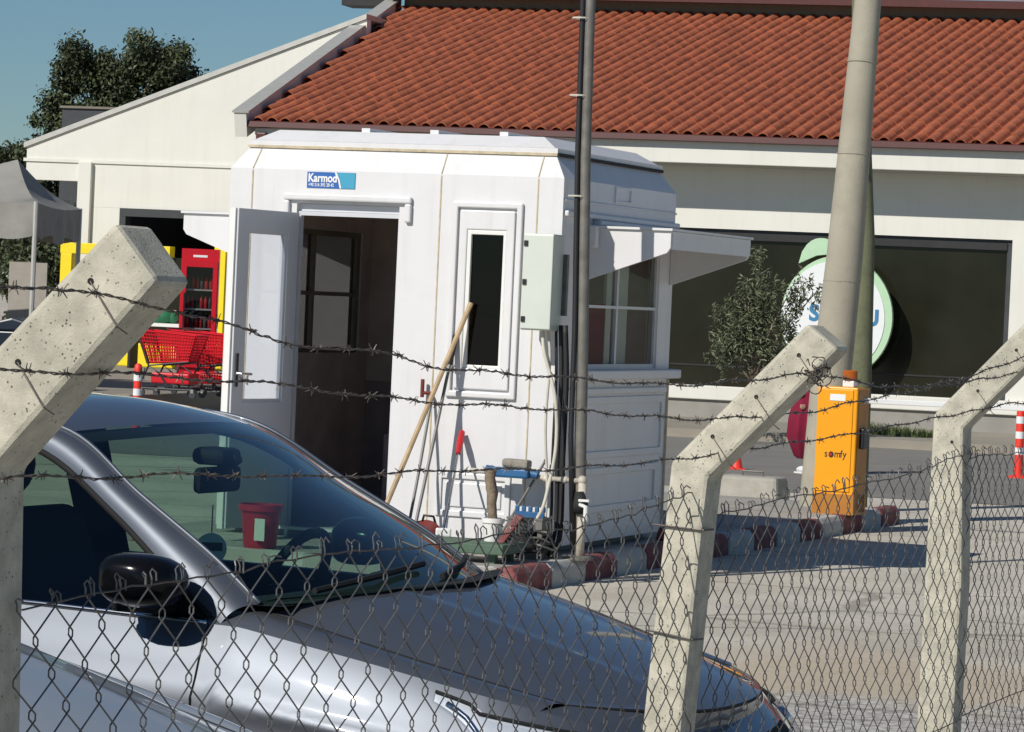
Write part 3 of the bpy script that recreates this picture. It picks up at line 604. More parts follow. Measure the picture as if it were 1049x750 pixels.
MB().holes(FRN, DOOR[0], DOOR[1], DOOR[2], 2.143, [(DOOR[0]+.025, DOOR[1]-.012, DOOR[2]-.1, 2.115)], .02, .068).build('door_frame', 'doorgrey', booth)
# left window (seen through the doorway)
lw_ = MB().holes(lambda u, w, d: (-W+d, u, w), *LWN, [(.54, 1.30, 1.21, 1.58), (1.34, 2.08, 1.21, 1.58), (.54, 1.30, 1.61, 2.01), (1.34, 2.08, 1.61, 2.01)], .01, .06).build('window', 'upwall', booth)
MB().box(-W+.03, -W+.035, .54, 2.08, 1.21, 2.01).build('pane', glass('smoked_pane', (.33, .33, .34), .8), lw_)
# right window with glazing bars, sill, drip edge, panels
rwn = MB().holes(RGT, RW[0], RW[1], RW[2], RW[3], [(.53, 1.20, 1.60, 1.99), (1.235, 2.05, 1.60, 1.99), (.53, 1.20, 1.20, 1.58), (1.235, 2.05, 1.20, 1.58)], .012, .05).build('window', 'doorgrey', booth)
MB().box(-.036, -.030, .53, 2.05, 1.2, 1.99).build('pane', 'pane', rwn)
MB().box(-.12, -.10, .50, 1.22, 1.18, 1.61).build('blind', 'blind', rwn)
MB().box(-.13, -.11, 1.26, 1.72, 1.18, 1.98).build('pane_reflection', 'pvc', rwn)  # added pale sheet imitating the white wall reflected in the glass
MB().box(.0, .085, .40, D+.05, 1.10, 1.165).build('window_sill', 'booth', booth, bevel=.012)
for q in ((.0, .06, .60, D+.06, 2.13, 2.17), (0, .035, .02, D+.02, 2.172, 2.21), (0, .012, .02, D, 2.27, 2.285)): MB().box(*q).build('drip_edge', 'booth', booth, bevel=min(.01, q[1]*.3))
m = MB(); m.holes(RGT, 1.02, 1.37, 2.30, 2.41, [(1.05, 1.34, 2.315, 2.395)], -.012, 0); m.build('vent', 'booth', booth)
MB().holes(RGT, .55, 2.2, .19, .50, [(.62, 2.13, .24, .45)], -.016, 0).build('side_moulding', 'booth', booth, bevel=.006)
MB().holes(RGT, .45, 2.28, .56, .98, [(.50, 2.23, .61, .93)], -.014, 0).build('side_moulding', 'booth', booth, bevel=.005)
MB().box(0, .03, .1, D-.1, 1.0, 1.04).build('side_moulding', 'booth', booth, bevel=.008)
MB().box(.0, .012, D-.03, D-.005, .02, 1.09).build('corner_strip', 'seal', booth)
def awning(sgn, nm):                                 # cheeks and slab, sgn +1 right side, -1 left
    X = (lambda x: x) if sgn > 0 else (lambda x: -W-x)
    m = MB()
    m.prism([(0.004, 1.765), (.56, 1.965), (.585, 2.00), (.585, 2.11), (0.004, 2.11)], lambda u, w, d: (X(u), d, w), .50, .53)
    m.prism([(0.004, 1.765), (.56, 1.965), (.585, 2.00), (.585, 2.11), (0.004, 2.11)], lambda u, w, d: (X(u), d, w), 2.30, 2.33)
    x0, x1 = sorted((X(.004), X(.60))); m.box(x0, x1, .48, 2.35, 2.112, 2.128); x0, x1 = sorted((X(.57), X(.588))); m.box(x0, x1, .532, 2.298, 1.99, 2.108)
    m.build('awning', 'booth', booth)
awning(1, ''); awning(-1, '')
MB().box(-.0, .09, .42, .495, 1.98, 2.13).build('awning_bracket', 'booth', booth, bevel=.01)
MB().box(-W+.1, -.1, .1, D-.1, -.07, -.002).build('skid', 'plinth', booth)
# sticker
st = MB().box(-1.832, -1.48, -.004, 0, 2.300, 2.408).build('sticker', 'stickblue', booth)
MB().prism([(-1.575, 2.302), (-1.482, 2.302), (-1.482, 2.406), (-1.615, 2.406), (-1.592, 2.36)], lambda u, w, d: (u, d, w), -.0055, -.0045).build('teal_field', 'stickteal', st)
MB().prism([(-1.590, 2.301), (-1.578, 2.301), (-1.594, 2.36), (-1.617, 2.407), (-1.632, 2.407), (-1.606, 2.36)], lambda u, w, d: (u, d, w), -.0064, -.0058).build('white_curve', 'white', st)
text('lettering', 'Karmod', .078, 'white', st, (-1.824, -.006, 2.343), bold=.0024, sx=.82, depth=.0006)
text('phone_number', '+90 216 392 28 42', .031, 'white', st, (-1.82, -.006, 2.312), bold=.0005, sx=.78, depth=.0006)
# things inside the booth
cb = thing('cabinet', 'dark cabinet inside the booth doorway', 'cabinet', BP(-1.45, 1.2, .226), -B_YAW)
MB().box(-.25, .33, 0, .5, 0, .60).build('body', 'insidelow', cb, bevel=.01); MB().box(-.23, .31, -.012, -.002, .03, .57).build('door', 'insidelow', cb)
o = MB().lathe([(.02, 0), (.055, .0), (.055, .1), (.02, .1)], n=14).build('paper_roll', 'blockc', smooth='auto'); o.location = BP(-1.25, 1.4, .828); tag(o, 'white paper roll on the dark cabinet inside the booth', 'paper roll')

# ---------------- pole by the booth, electrical box, cables, pipe
lp = thing('steel_pole', 'slim grey steel pole rising in front of the booth corner', 'pole', BP(.26, -.13, .15), -B_YAW)
m = MB(); m.tube([(0, 0, 0), (-.03, .0, 1.2), (-.075, .0, 2.6), (-.10, 0, 4.4), (-.11, 0, 5.6)], [.042, .039, .036, .032, .030], 12); m.build('shaft', 'steelpole', lp, smooth='auto')
m = MB(); m.tube([(-.02, -.055, .05), (-.07, -.05, .8), (-.08, -.04, 1.5), (-.118, -.03, 2.6), (-.142, -.02, 4.4), (-.15, -.02, 5.6)], .018, 7); m.build('conduit', 'cableblack', lp, smooth=True)
m = MB()
for z, x in ((2.35, -.1), (3.0, -.12), (3.5, -.125), (4.05, -.13)): m.lathe([(.064, -.005), (.064, .005)], (x-.015, 0, z), 14, cap=False)
m.build('cable_tie', 'cablewhite', lp)
MB().lathe([(.1, 0), (.1, .015), (.065, .03)], n=16).build('base_plate', 'steelpole', lp)
eb = thing('electrical_box', 'pale green electrical cabinet mounted on the pole at booth corner', 'electrical box', BP(-.055, -.02, 1.62), -B_YAW)
MB().box(-.105, .105, -.26, -.06, 0, .625).build('body', 'ebox', eb, bevel=.008)
MB().box(-.098, .108, -.275, -.262, .008, .617).build('door', 'ebox', eb, bevel=.006)
for z in (.07, .31, .56): MB().box(-.092, -.066, -.283, -.277, z-.018, z+.018).build('lock', 'blackplastic', eb)
MB().box(-.08, .13, -.058, -.018, .1, .5).build('mounting_plate', 'steelpole', eb)
def cable(nm, label, pts, r, mat, cat='cable', group='cables hanging below the electrical cabinet'):
    m = MB(); C = catmull(pts, 6); m.tube([tuple(c) for c in C], r, 6); o = m.build(nm, mat, smooth=True); return tag(o, label, cat, group)
P0 = lambda a, b, z: BP(a, b, z)
cable('cable', 'dirty white cable looping down from the green cabinet to the ground', [P0(-.03, -.2, 1.63), P0(0, -.23, 1.48), P0(.09, -.24, 1.2), P0(.12, -.26, .9), P0(.10, -.3, .65), P0(.06, -.38, .42), P0(-.12, -.5, .20), P0(-.2, -.55, .17)], .013, 'cablewhite')
cable('cable', 'white cable with a wide bend close to the booth corner', [P0(.0, -.18, 1.63), P0(.03, -.2, 1.42), P0(.02, -.2, 1.0), P0(.05, -.2, .6), P0(.06, -.24, .2), P0(.1, -.3, .17)], .010, 'cablewhite')
for i, (dx, lab) in enumerate(((.0, 'straight black cable running down left of the steel pole'), (.035, 'second straight black cable close against the steel pole'), (.07, 'thick black conduit running down against the steel pole'))):
    cable('cable', lab, [P0(.04+dx, -.14-.01*i, 1.66), P0(.06+dx, -.15, 1.3), P0(.06+dx, -.15, .8), P0(.07+dx, -.16, .35), P0(.03+dx*2, -.22-.05*i, .17)], .011+.005*i, 'cableblack')
for i, sd in enumerate((1, 5)):
    rr = np.random.default_rng(sd); pts = []
    for k in range(22): a = k*.9; pts.append(P0(.03+(.11+.03*rr.normal())*math.cos(a)+.03*i, -.33+(.10+.03*rr.normal())*math.sin(a), .17+.006*k+.05*i*abs(math.sin(a))))
    cable('coiled_cable', ('tangled black cable coil at the pole foot', 'loose grey coil of cable on top of the black tangle')[i], pts, .011-.003*i, ('cableblack', 'steelpole')[i], group='tangled cables at the pole foot')
wp = thing('water_pipe', 'dirty white water pipe with tap standing by the booth corner', 'pipe', BP(0, 0, .15), -B_YAW)
m = MB(); m.tube([(-.50, -.16, .535), (-.28, -.16, .53), (.0, -.17, .515), (.27, -.17, .51)], .017, 10); m.tube([(.28, -.17, .52), (.285, -.17, .2), (.28, -.17, 0)], .027, 10); m.ball((.28, -.17, .515), .032); m.ball((.03, -.17, .513), .026); m.ball((.16, -.17, .513), .026); m.build('pipe', 'pipe', wp, smooth=True)
MB().tube([(.27, -.19, .44), (.285, -.2, .36), (.275, -.19, .31)], [.03, .05, .04], 10).build('rubber_joint', 'rubber', wp, smooth=True)
MB().tube([(.28, -.2, .36), (.31, -.26, .36), (.35, -.28, .35), (.35, -.28, .26)], .016, 8).box(.30, .37, -.29, -.26, .385, .40).build('tap', 'pvc', wp, smooth='auto')
bv = thing('blue_tray', 'blue plastic tray propped on the white pipe', 'tray', BP(-.19, -.19, .69), -B_YAW)
m = MB(); m.box(-.14, .12, -.06, .06, -.035, .03); m.build('body', 'bluepl', bv, bevel=.015); MB().tube([(-.14, 0, 0), (-.19, 0, .005)], .035, 10).build('end_fitting', 'bluepl', bv, smooth='auto'); MB().tube([(.12, 0, 0), (.17, 0, -.01)], .028, 10).build('end_fitting', 'bluepl', bv, smooth='auto')
o = MB().box(-.09, .09, -.05, .05, 0, .055).build('worn_block', 'sponge', bevel=.015); o.location = BP(-.17, -.19, .722); o.rotation_euler = (0, .02, -B_YAW); tag(o, 'worn grey brown block lying on the blue tray', 'block')
# bench, pot, sticks
be = thing('green_bench', 'low green painted bench with pot on it before the booth', 'bench', BP(-.42, -.80, .15), -B_YAW)
MB().box(-.62, .50, -.24, .20, .06, .125).build('top', 'greenwood', be, bevel=.008)
for x in (-.48, .36): 
    for y in (-.17, .12): MB().box(x, x+.06, y, y+.06, 0, .059).build('leg', 'greenwood', be)
pt = thing('plant_pot', 'white plastic pot holding a bare cut trunk', 'plant pot', BP(-.10, -.76, .276), -B_YAW)
MB().lathe([(.052, 0), (.066, .115), (.074, .118), (.074, .148), (.064, .148), (.06, .11)], n=22, cap=False).build('pot', 'pvc', pt, smooth='auto')
MB().lathe([(.062, .112), (.001, .116)], n=22, cap=False).build('soil', 'bark', pt)
m = MB(); m.tube([(0, 0, .11), (-.02, .01, .24), (-.012, 0, .30), (-.035, 0, .40), (-.03, .0, .455)], [.030, .031, .036, .034, .038], 10); m.build('trunk', 'bark', pt, smooth='auto')
def stick(nm, label, cat, p, q, r, mat, extra=None):
    p, q = Vector(p), Vector(q); t = thing(nm, label, cat, p, 0)
    m = MB(); m.tube([(0, 0, 0), (q-p)*.5+Vector((random.uniform(-.004, .004), 0, 0)), q-p], r, 8); m.build('handle' if nm != 'wooden_pole' else 'shaft', mat, t, smooth='auto')
    if extra: extra(t, q-p)
    return t
stick('wooden_pole', 'long pale wooden pole leaning across the booth window', 'pole', BP(-1.02, -.60, .155), BP(-.605, -.03, 1.77), .0165, 'wood', lambda t, d: MB().tube([d*.985, d*1.004], .018, 8).build('end_cap', 'wood', t))
def mop(t, d):
    MB().tube([d*.86, d*1.0], .019, 8).build('grip', 'rubber', t); MB().box(-.13, .13, -.03, .03, -.02, .05).build('head', 'rubber', t, bevel=.01)
stick('mop', 'grey metal mop stick with black grip beside the wooden pole', 'mop', BP(-.76, -.5, .19), BP(-.70, -.03, 1.56), .011, 'steel', mop)
def hook(t, d):
    a = d; MB().tube([a, a+Vector((-.015, 0, .03)), a+Vector((-.06, 0, .03)), a+Vector((-.065, 0, .0)), a+Vector((-.065, 0, .12))], .013, 8).build('bracket', 'darkred', t); MB().box(-.14, .14, -.03, .03, -.02, .04).build('head', 'darkred', t, bevel=.01)
stick('squeegee_pole', 'thin grey stick ending in a dark red bracket against the booth', 'squeegee', BP(-.86, -.36, .18), BP(-.85, -.03, 1.14), .010, 'steel', hook)
def sq(t, d):
    MB().tube([d*.78, d*.9, d*1.0], [.016, .024, .02], 10).build('grip', 'redpl', t, smooth='auto'); MB().box(-.05, .05, -.03, .03, -.02, .035).build('head', 'pvc', t, bevel=.01)
stick('brush', 'short metal brush with red grip and white head on the bench', 'brush', BP(-.475, -.66, .295), BP(-.625, -.03, .925), .008, 'chrome', sq)
stick('metal_rod', 'thin dark rod leaning behind the white pot', 'rod', BP(-.20, -.36, .285), BP(-.02, -.05, .78), .009, 'steelpole', lambda t, d: MB().tube([d*.97, d*1.005], .011, 7).build('tip', 'cableblack', t))
dp = thing('dustpan', 'dark red plastic dustpan leaning against the booth by the mop', 'dustpan', BP(-.72, -.55, .165), -B_YAW); dp.scale = (.78, .78, .72); dp.rotation_euler = (-.35, .5, -B_YAW)
m = MB(); m.grid(lambda u, v: (-.16+.32*u, .10*v-.10*math.sin(PI*u)*.6, .02+.30*v-(.08*(2*u-1)**2)*v), 12, 8); m.build('scoop', 'darkred', dp, smooth=True)
MB().tube([(-.1, .08, .24), (-.12, .05, .32), (-.05, .06, .36), (.0, .1, .31)], .012, 8).build('handle', 'blackplastic', dp, smooth=True)
bg_ = thing('black_bag', 'crumpled black bag lying on the green bench end', 'bag', BP(.02, -.60, .2), -B_YAW); bg_.scale = (.68, .68, .62)
m = MB(); rr = np.random.default_rng(4); m.grid(lambda u, v: (lambda q: (q[0]*(.13+.03*math.sin(9*u*PI)+.02*math.sin(13*v)), q[1]*(.11+.02*math.cos(14*u*PI)), .095+q[2]*(.095+.02*math.sin(17*u))))((math.cos(2*PI*u)*math.sin(PI*v), math.sin(2*PI*u)*math.sin(PI*v), math.cos(PI*v))), 26, 14); m.build('body', 'rubber', bg_, smooth=True)
m = MB(); m.tube([(-.06, -.02, .16), (-.03, -.03, .24), (.05, -.02, .23), (.08, 0, .15)], .01, 6); m.build('strap', 'rubber', bg_, smooth=True)
bh = thing('scrubbing_brush', 'dusty pink broom head propped beside the black bag', 'brush', BP(-.03, -.86, .276), -B_YAW)
m = MB(); m.prism([(0, 0), (.05, 0), (.17, .17), (.13, .19)], lambda u, w, d: (u, d, w), -.02, .03); m.build('back', 'kred', bh, bevel=.006)
m = MB()
for k in range(9): 
    for j in range(3):
        x, z = .055+.115*k/8, .005+.165*k/8; m.tube([(x, -.012+.016*j, z), (x+.05, -.014+.018*j, z-.035)], .006, 5)
m.build('bristle', 'cableblack', bh)
m = MB(); m.box(-.10, .10, 0, .02, 0, .05)
for k in range(5): m.box(-.10+.045*k, -.075+.045*k, .0, .02, .05, .085)
o = m.build('comb', 'bluepl', bevel=.003); o.location = BP(-.02, -.32, .40); o.rotation_euler.z = -B_YAW; tag(o, 'blue toothed plastic piece resting behind the black bag', 'plastic piece')
cr = thing('grey_crate', 'grey crate on the ground behind the black bag', 'crate', BP(-.02, -.30, .15), -B_YAW)
MB().holes(FRN, -.12, .12, 0, .25, [(-.09, .09, .06, .1), (-.09, .09, .14, .19)], -.1, -.09).box(-.12, .12, .08, .09, 0, .25).box(-.12, -.11, -.088, .078, 0, .25).box(.11, .12, -.088, .078, 0, .25).box(-.108, .108, -.088, .078, 0, .01).build('body', 'steelpole', cr); MB().box(-.125, .125, -.105, .095, .252, .265).build('lid', 'steelpole', cr)
bk = thing('red_bucket', 'red plastic bucket standing before the booth door', 'bucket', BP(-1.55, -1.12, .15), -B_YAW)
MB().lathe([(.0, 0), (.10, 0), (.128, .24), (.145, .245), (.145, .285), (.13, .285), (.105, .02), (0, .02)], n=26, cap=False).build('body', 'bucketred', bk, smooth='auto')
MB().tube([(.135*math.cos(a), .135*math.sin(a)*.3-.13*abs(math.sin(a)), .26-.03*math.sin(a)) for a in np.linspace(0, PI, 13)], .004, 5).build('handle', 'chrome', bk)
MB().box(.02, .09, -.135, -.128, .06, .2).build('label_patch', 'ebox', bk)
o = MB().box(-.06, .05, -.03, .03, 0, .1, taper=(.02, .01)).build('red_cloth', 'darkred', bevel=.02); o.location = BP(.13, 2.05, .151); o.rotation_euler.z = -B_YAW; tag(o, 'small dark red bundle at the far foot of the booth side', 'bundle')

# ================================================================== barrier, concrete pole, wooden pole, person
bx = thing('barrier_box', 'tall orange barrier gate cabinet with amber beacon', 'barrier', BP(.13, 6.55, .15), -.42)
MB().box(-.175, .175, 0, .32, .0, 1.06).build('cabinet', 'orange', bx, bevel=.012)
MB().box(-.18, .18, -.004, .324, .0, .17).build('rusty_foot', 'orangedark', bx)
MB().box(-.16, .14, -.010, -.0, .19, 1.04).build('door', 'orange', bx, bevel=.004)
MB().box(.1755, .18, .03, .29, .02, 1.04).build('side_panel', 'orangedark', bx)
MB().box(-.06, .075, -.014, -.0105, .945, 1.0).build('sticker', 'signwhite', bx)
MB().box(.02, .12, .05, .15, 1.061, 1.115).build('beacon_base', 'pvc', bx, bevel=.008)
MB().lathe([(.062, 1.117), (.064, 1.19), (.055, 1.2), (0, 1.202)], (.07, .10, 0), 18).build('beacon', 'amber', bx, smooth='auto')
for i, ch in enumerate('somfy'):
    text('lettering', ch, .085 if ch != 'o' else .095, 'redpl' if ch == 'o' and False else 'ink', bx, (-.088+(0, .036, .085, .137, .16)[i], -.0112, .475), bold=.0035 if ch == 'o' else .001, depth=.0006, sx=.85)
MB().lathe([(.012, 0), (.012, .002)], n=12).build('logo_dot', 'redpl', bx).matrix_local = Matrix.Translation((-.034, -.0118, .497)) @ Matrix.Rotation(PI/2, 4, 'X')
MB().box(.18, .22, .08, .24, .55, .72).build('motor_cover', 'blackplastic', bx, bevel=.01)
bo_ = MB().box(.2, 3.6, .10, .13, .93, .975).build('barrier_arm', 'white', bx, bevel=.006); bo_.rotation_euler.z = .30
for k in range(3): MB().prism([(.98+.95*k, .929), (1.18+.95*k, .929), (1.14+.95*k, .976), (.94+.95*k, .976)], lambda u, w, d: (u, d, w), .096, .134).build('red_stripe', 'fluored', bo_)
MB().box(3.45, 3.49, .1, .13, -.15, .928).build('support_leg', 'pvc', bo_)
cpz = thing('concrete_pole', 'thick tapering concrete utility pole behind the orange barrier box', 'pole', (2.66, 29.5, .1))
MB().tube([(.06, 0, -.1), (.10, 0, 1.2), (.165, 0, 2.2), (.27, 0, 4.6), (.37, 0, 7)], [.195, .172, .158, .112, .08], 24).build('shaft', 'pole', cpz, smooth='auto')
m = MB(); 
for z, x, r_ in ((2.0, .152, .164), (3.1, .204, .147), (3.9, .239, .135)): m.lathe([(r_, -.004), (r_, .004)], (x, 0, z), 24, cap=False)
m.build('casting_joint', 'pole', cpz)
MB().tube([(.06, 0, .0), (.06, 0, .02)], .28, 24).build('footing', 'blockc', cpz)
wpz = thing('wooden_utility_pole', 'greenish weathered wooden pole just right of the concrete pole', 'pole', (3.15, 31.6, 0))
m = MB(); m.tube([(.08, 0, -.1), (.07, 0, 1.2), (.05, 0, 2.5), (-.03, 0, 3.6), (-.12, 0, 5.2)], [.115, .11, .100, .088, .07], 14); m.build('shaft', 'woodpole', wpz, smooth='auto')
MB().tube([(.06, -.05, 3.3), (.03, -.09, 3.15), (.07, -.1, 3.05)], .014, 6).build('hook', 'cableblack', wpz)
o = thing('concrete_block', 'pale concrete block lying on the ground left of the orange box', 'block', (2.28, 31.7, 0), -.4)
MB().box(-.32, .32, -.2, .2, 0, .28, taper=(.03, .03)).build('body', 'blockc', o, bevel=.035); MB().tube([(-.1, 0, .28), (-.1, 0, .32), (.1, 0, .32), (.1, 0, .28)], .01, 6).build('lifting_loop', 'steelpole', o)
o = thing('traffic_cone', 'small orange cone half hidden under the middle post arm', 'cone', (2.60, 38.8, 0)); o.scale = (.6, .6, .6)
MB().lathe([(.12, .03), (.03, .42), (.02, .43)], n=18).build('body', 'fluored', o, smooth='auto'); MB().box(-.16, .16, -.16, .16, 0, .03).build('base', 'fluored', o, bevel=.01)

def person():
    t = thing('person', 'person in long maroon dress and white shoes standing behind the fence post', 'person', (3.40, 38.57, 0), .5); t.scale = (1.06, 1.06, 1.0)
    # one continuous body grown with a skin modifier
    J = [((0, 0, .86), .13), ((0, 0, 1.08), .12), ((0, 0, 1.26), .135), ((0, .0, 1.36), .06), ((0, -.01, 1.42), .05),
         ((-.17, 0, 1.29), .055), ((-.21, .01, 1.05), .042), ((-.19, -.08, .86), .032), ((-.19, -.10, .80), .03),
         ((.17, 0, 1.29), .055), ((.21, .01, 1.05), .042), ((.19, -.08, .86), .032), ((.19, -.10, .80), .03),
         ((-.09, 0, .80), .085), ((-.09, -.01, .45), .058), ((-.09, .02, .09), .036), ((.09, 0, .80), .085), ((.10, -.02, .45), .058), ((.10, .03, .09), .036)]
    E_ = [(0, 1), (1, 2), (2, 3), (3, 4), (2, 5), (5, 6), (6, 7), (7, 8), (2, 9), (9, 10), (10, 11), (11, 12), (0, 13), (13, 14), (14, 15), (0, 16), (16, 17), (17, 18)]
    for s, b in ((-1, 8), (1, 12)):                    # fingers
        for k in range(5):
            i = len(J); px = s*.19+(k-2)*.013; J += [((px, -.115-.004*k, .765), .0085), ((px+.001, -.12, .735-(.012 if k in (1, 2, 3) else 0)), .0075)]
            E_ += [(b, i), (i, i+1)]
    me = bpy.data.meshes.new('body'); me.from_pydata([j[0] for j in J], E_, []); o = bpy.data.objects.new('tmp', me); COL.objects.link(o)
    sm = o.modifiers.new('s', 'SKIN'); 
    for v, j in zip(me.skin_vertices[0].data, J): v.radius = (j[1], j[1]*.85)
    me.skin_vertices[0].data[0].use_root = True
    ss = o.modifiers.new('u', 'SUBSURF'); ss.levels = ss.render_levels = 2
    m2 = bpy.data.meshes.new_from_object(o.evaluated_get(bpy.context.evaluated_depsgraph_get())); bpy.data.objects.remove(o)
    bm = bmesh.new(); bm.from_mesh(m2)                 # head joined into the same mesh
    hv = MB(); hv.ball((0, -.015, 1.53), (.075, .092, .115), 20, 14); hv.ball((0, -.108, 1.515), (.013, .018, .02), 8, 6); hv.ball((-.03, -.098, 1.54), (.014, .008, .009), 8, 6); hv.ball((.03, -.098, 1.54), (.014, .008, .009), 8, 6); hv.ball((0, -.098, 1.475), (.025, .008, .008), 8, 6)
    vs_ = [bm.verts.new(v) for v in hv.v]
    for f in hv.f:
        try: bm.faces.new([vs_[k] for k in f])
        except ValueError: pass
    bm.to_mesh(m2); bm.free(); ob = bpy.data.objects.new('body', m2); COL.objects.link(ob); rm = ob.modifiers.new('r', 'REMESH'); rm.mode = 'VOXEL'; rm.voxel_size = .007; rm.use_smooth_shade = True
    m2 = bpy.data.meshes.new_from_object(ob.evaluated_get(bpy.context.evaluated_depsgraph_get())); ob.modifiers.clear(); ob.data = m2; m2.materials.clear(); m2.materials.append(M['skin']); m2.shade_smooth(); ob.parent = t
    def ringz(z, rx, ry, wv): return lambda u: ((rx*(1+wv*math.sin(u*2*PI*9)))*math.cos(2*PI*u), ry*(1+wv*math.sin(u*2*PI*9+1))*math.sin(2*PI*u), z)
    lev = [(.17, .13, .12, .04), (.20, .17, .15, .06), (.42, .25, .20, .12), (.62, .245, .20, .09), (.85, .21, .17, .02), (1.05, .175, .135, 0), (1.22, .215, .15, 0), (1.31, .20, .125, 0), (1.37, .08, .08, 0)]
    fs = [ringz(*l) for l in lev]; m = MB(); m.grid(lambda u, v: fs[min(len(fs)-1, int(round(v*(len(fs)-1))))](u), 60, len(fs)-1); m.build('dress', 'dress', t, smooth=True)
    m = MB()
    for s in (-1, 1): m.tube([(s*.15, 0, 1.31), (s*.215, .01, 1.05), (s*.195, -.07, .88)], [.075, .062, .055], 12)
    m.build('sleeve', 'dress', t, smooth=True)
    m = MB(); m.grid(lambda u, v: (.088*math.cos(2*PI*u)*math.sin(PI*v), .02+.10*math.sin(2*PI*u)*math.sin(PI*v)*(1 if math.sin(2*PI*u) > 0 else .55), 1.545+.125*math.cos(PI*v)), 24, 14); m.tube([(0, .02, 1.50), (0, .01, 1.36), (0, 0, 1.28)], [.085, .10, .14], 16); m.build('head_scarf', 'scarf', t, smooth=True)
    for s in (-1, 1): 
        m = MB(); m.ball((s*.095, -.05, .045), (.048, .13, .045), 14, 8); m.box(s*.095-.045, s*.095+.045, -.17, .07, 0, .02); m.build('shoe', 'shoe', t, smooth='auto')
person()

# ================================================================== cars
def car(label, paint, loc, hd, group, detailed=True):
    t = thing('car', label, 'car', loc, hd, group)
    half = catmull([(0, 0), (-.012, .2), (-.045, .4), (-.11, .58), (-.21, .71), (-.36, .80), (-.55, .845), (-.8, .872), (-1.2, .885), (-1.8, .89), (-2.4, .89), (-3.0, .885), (-3.6, .865), (-4.0, .80), (-4.2, .66), (-4.27, .4), (-4.28, 0)], 14)
    tan = np.gradient(half, axis=0); nr_ = np.stack([-tan[:, 1], tan[:, 0]], 1); nr_ /= np.linalg.norm(nr_, axis=1)[:, None]     # outward? fixed below
    if nr_[len(nr_)//2][1] < 0: nr_ = -nr_
    n = len(half)
    zt = lambda x: float(np.interp(-x, [0, .2, .5, .8, 1.2, 1.8, 2.6, 3.4, 4.28], [.70, .745, .805, .862, .93, .945, .955, .975, .95]))
    def zl(x):
        z = .20
        for xc in (-.88, -3.45):
            d = abs(x-xc)
            if d < .37: z = max(z, .31+math.sqrt(max(0, .37**2-d*d)))
        return z
    def ix(x):                                     # index on half outline where x reached
        return float(np.interp(-x, -half[:, 0], np.arange(n)))
    def skin(i, v, sgn, off=0):
        k = min(max(i, 0), n-1); k0 = int(k); f = k-k0; k1 = min(k0+1, n-1)
        p = half[k0]*(1-f)+half[k1]*f; nn = nr_[k0]*(1-f)+nr_[k1]*f
        z0, z1 = zl(p[0]), zt(p[0]); z = z0+(z1-z0)*v; zz = (z-.2)/(z1-.2)
        front = max(0, 1-(-p[0])/.5)
        ins = (.085+.05*front)*max(0, (zz-.62)/.38)**2.0+.06*max(0, (.4-zz)/.4)**2-.012*math.exp(-((zz-.74)/.03)**2)*(1-front)
        q = p-nn*(ins-off); return (q[0], sgn*q[1], z)
    def patch(name, i0, i1, v0, v1, mat, par, sgn, nu=40, nv=16, off=0):
        m = MB(); m.grid(lambda u, v: skin(i0+(i1-i0)*u, v0(u)+(v1(u)-v0(u))*v if callable(v0) else v0+(v1-v0)*v, sgn, off), nu, nv); return m.build(name, mat, par, smooth=True)
    iF, iD, iD2, iQ = ix(-.36), ix(-1.29), ix(-2.36), ix(-3.2)
    # hood side edge
    Hs = catmull([(-.35, .615, .785), (-.6, .655, .838), (-.9, .69, .905), (-1.08, .70, .945), (-1.20, .70, .968)], 8)
    m = MB()
    for sgn in (1, -1):
        m.grid(lambda u, v: skin(iF*u, v, sgn), 40, 16)             # bumper
        m.grid(lambda u, v: skin(iF+(iD-iF)*u, v, sgn), 60, 16)     # wing
        def strip(u, v):
            x = -.35-.96*u; h = np.array([np.interp(-x, -Hs[:, 0], Hs[:, k]) for k in range(3)]); h[0] = x
            s0 = np.array(skin(ix(x), 1, 1)); q = h*(1-v)+s0*v; q[2] += .012*math.sin(PI*v); return (q[0], sgn*q[1], q[2])
        m.grid(strip, 30, 5)
        def nose(u, v):
            y = .615*u; x = -.12-.23*(u**2.6); a = np.array([x, y, .748+.037*u**2]); b = np.array(skin(iF*u**.9*1.0, 1, 1)); q = a*(1-v)+b*v; return (q[0], sgn*q[1], q[2])
        m.grid(nose, 24, 4)
    body = m.build('body', paint, t, smooth=True, merge=True)
    m = MB()
    for sgn in (1, -1): m.grid(lambda u, v: skin(iQ+(n-1-iQ)*u, v, sgn), 80, 16)
    m.build('tail_panel', paint, t, smooth=True, merge=True)
    # hood
    def hood(u, v):                                # u front->cowl, v -1..1
        y = abs(v); xf = -.115-.235*(y**2.6); xc = -.93-.23*y**2; x = xf+(xc-xf)*u
        xe = -.35-.81*u; ye = float(np.interp(-xe, -Hs[:, 0], Hs[:, 1])); ze = float(np.interp(-xe, -Hs[:, 0], Hs[:, 2]))
        zc = .752+(1.015-.752)*u**.8; cre = max(0, (y-.68)/.32)
        z0 = zc-(zc-ze)*(.35*y**2+.65*cre**1.5); z = z0 if u > .02 else zc+(.785-.752)*y**2
        z += .006*math.exp(-((y-.45)/.05)**2)*min(1, u*4)
        return (x, (ye-.004)*v, z+.002)
    m = MB(); m.grid(lambda u, v: hood(u, 2*v-1), 36, 48)
    hd_ = m.build('hood', paint, t, smooth=True)
    m = MB()
    for s in (1, -1): m.tube([tuple(np.array(hood(u, s))+np.array((0, s*.003, -.002))) for u in np.linspace(0, 1, 30)], .0032, 5)
    m.tube([tuple(np.array(hood(0, v))-np.array((0, 0, .004))) for v in np.linspace(-1, 1, 30)], .005, 5); m.build('hood_gap', 'gapblack', hd_)
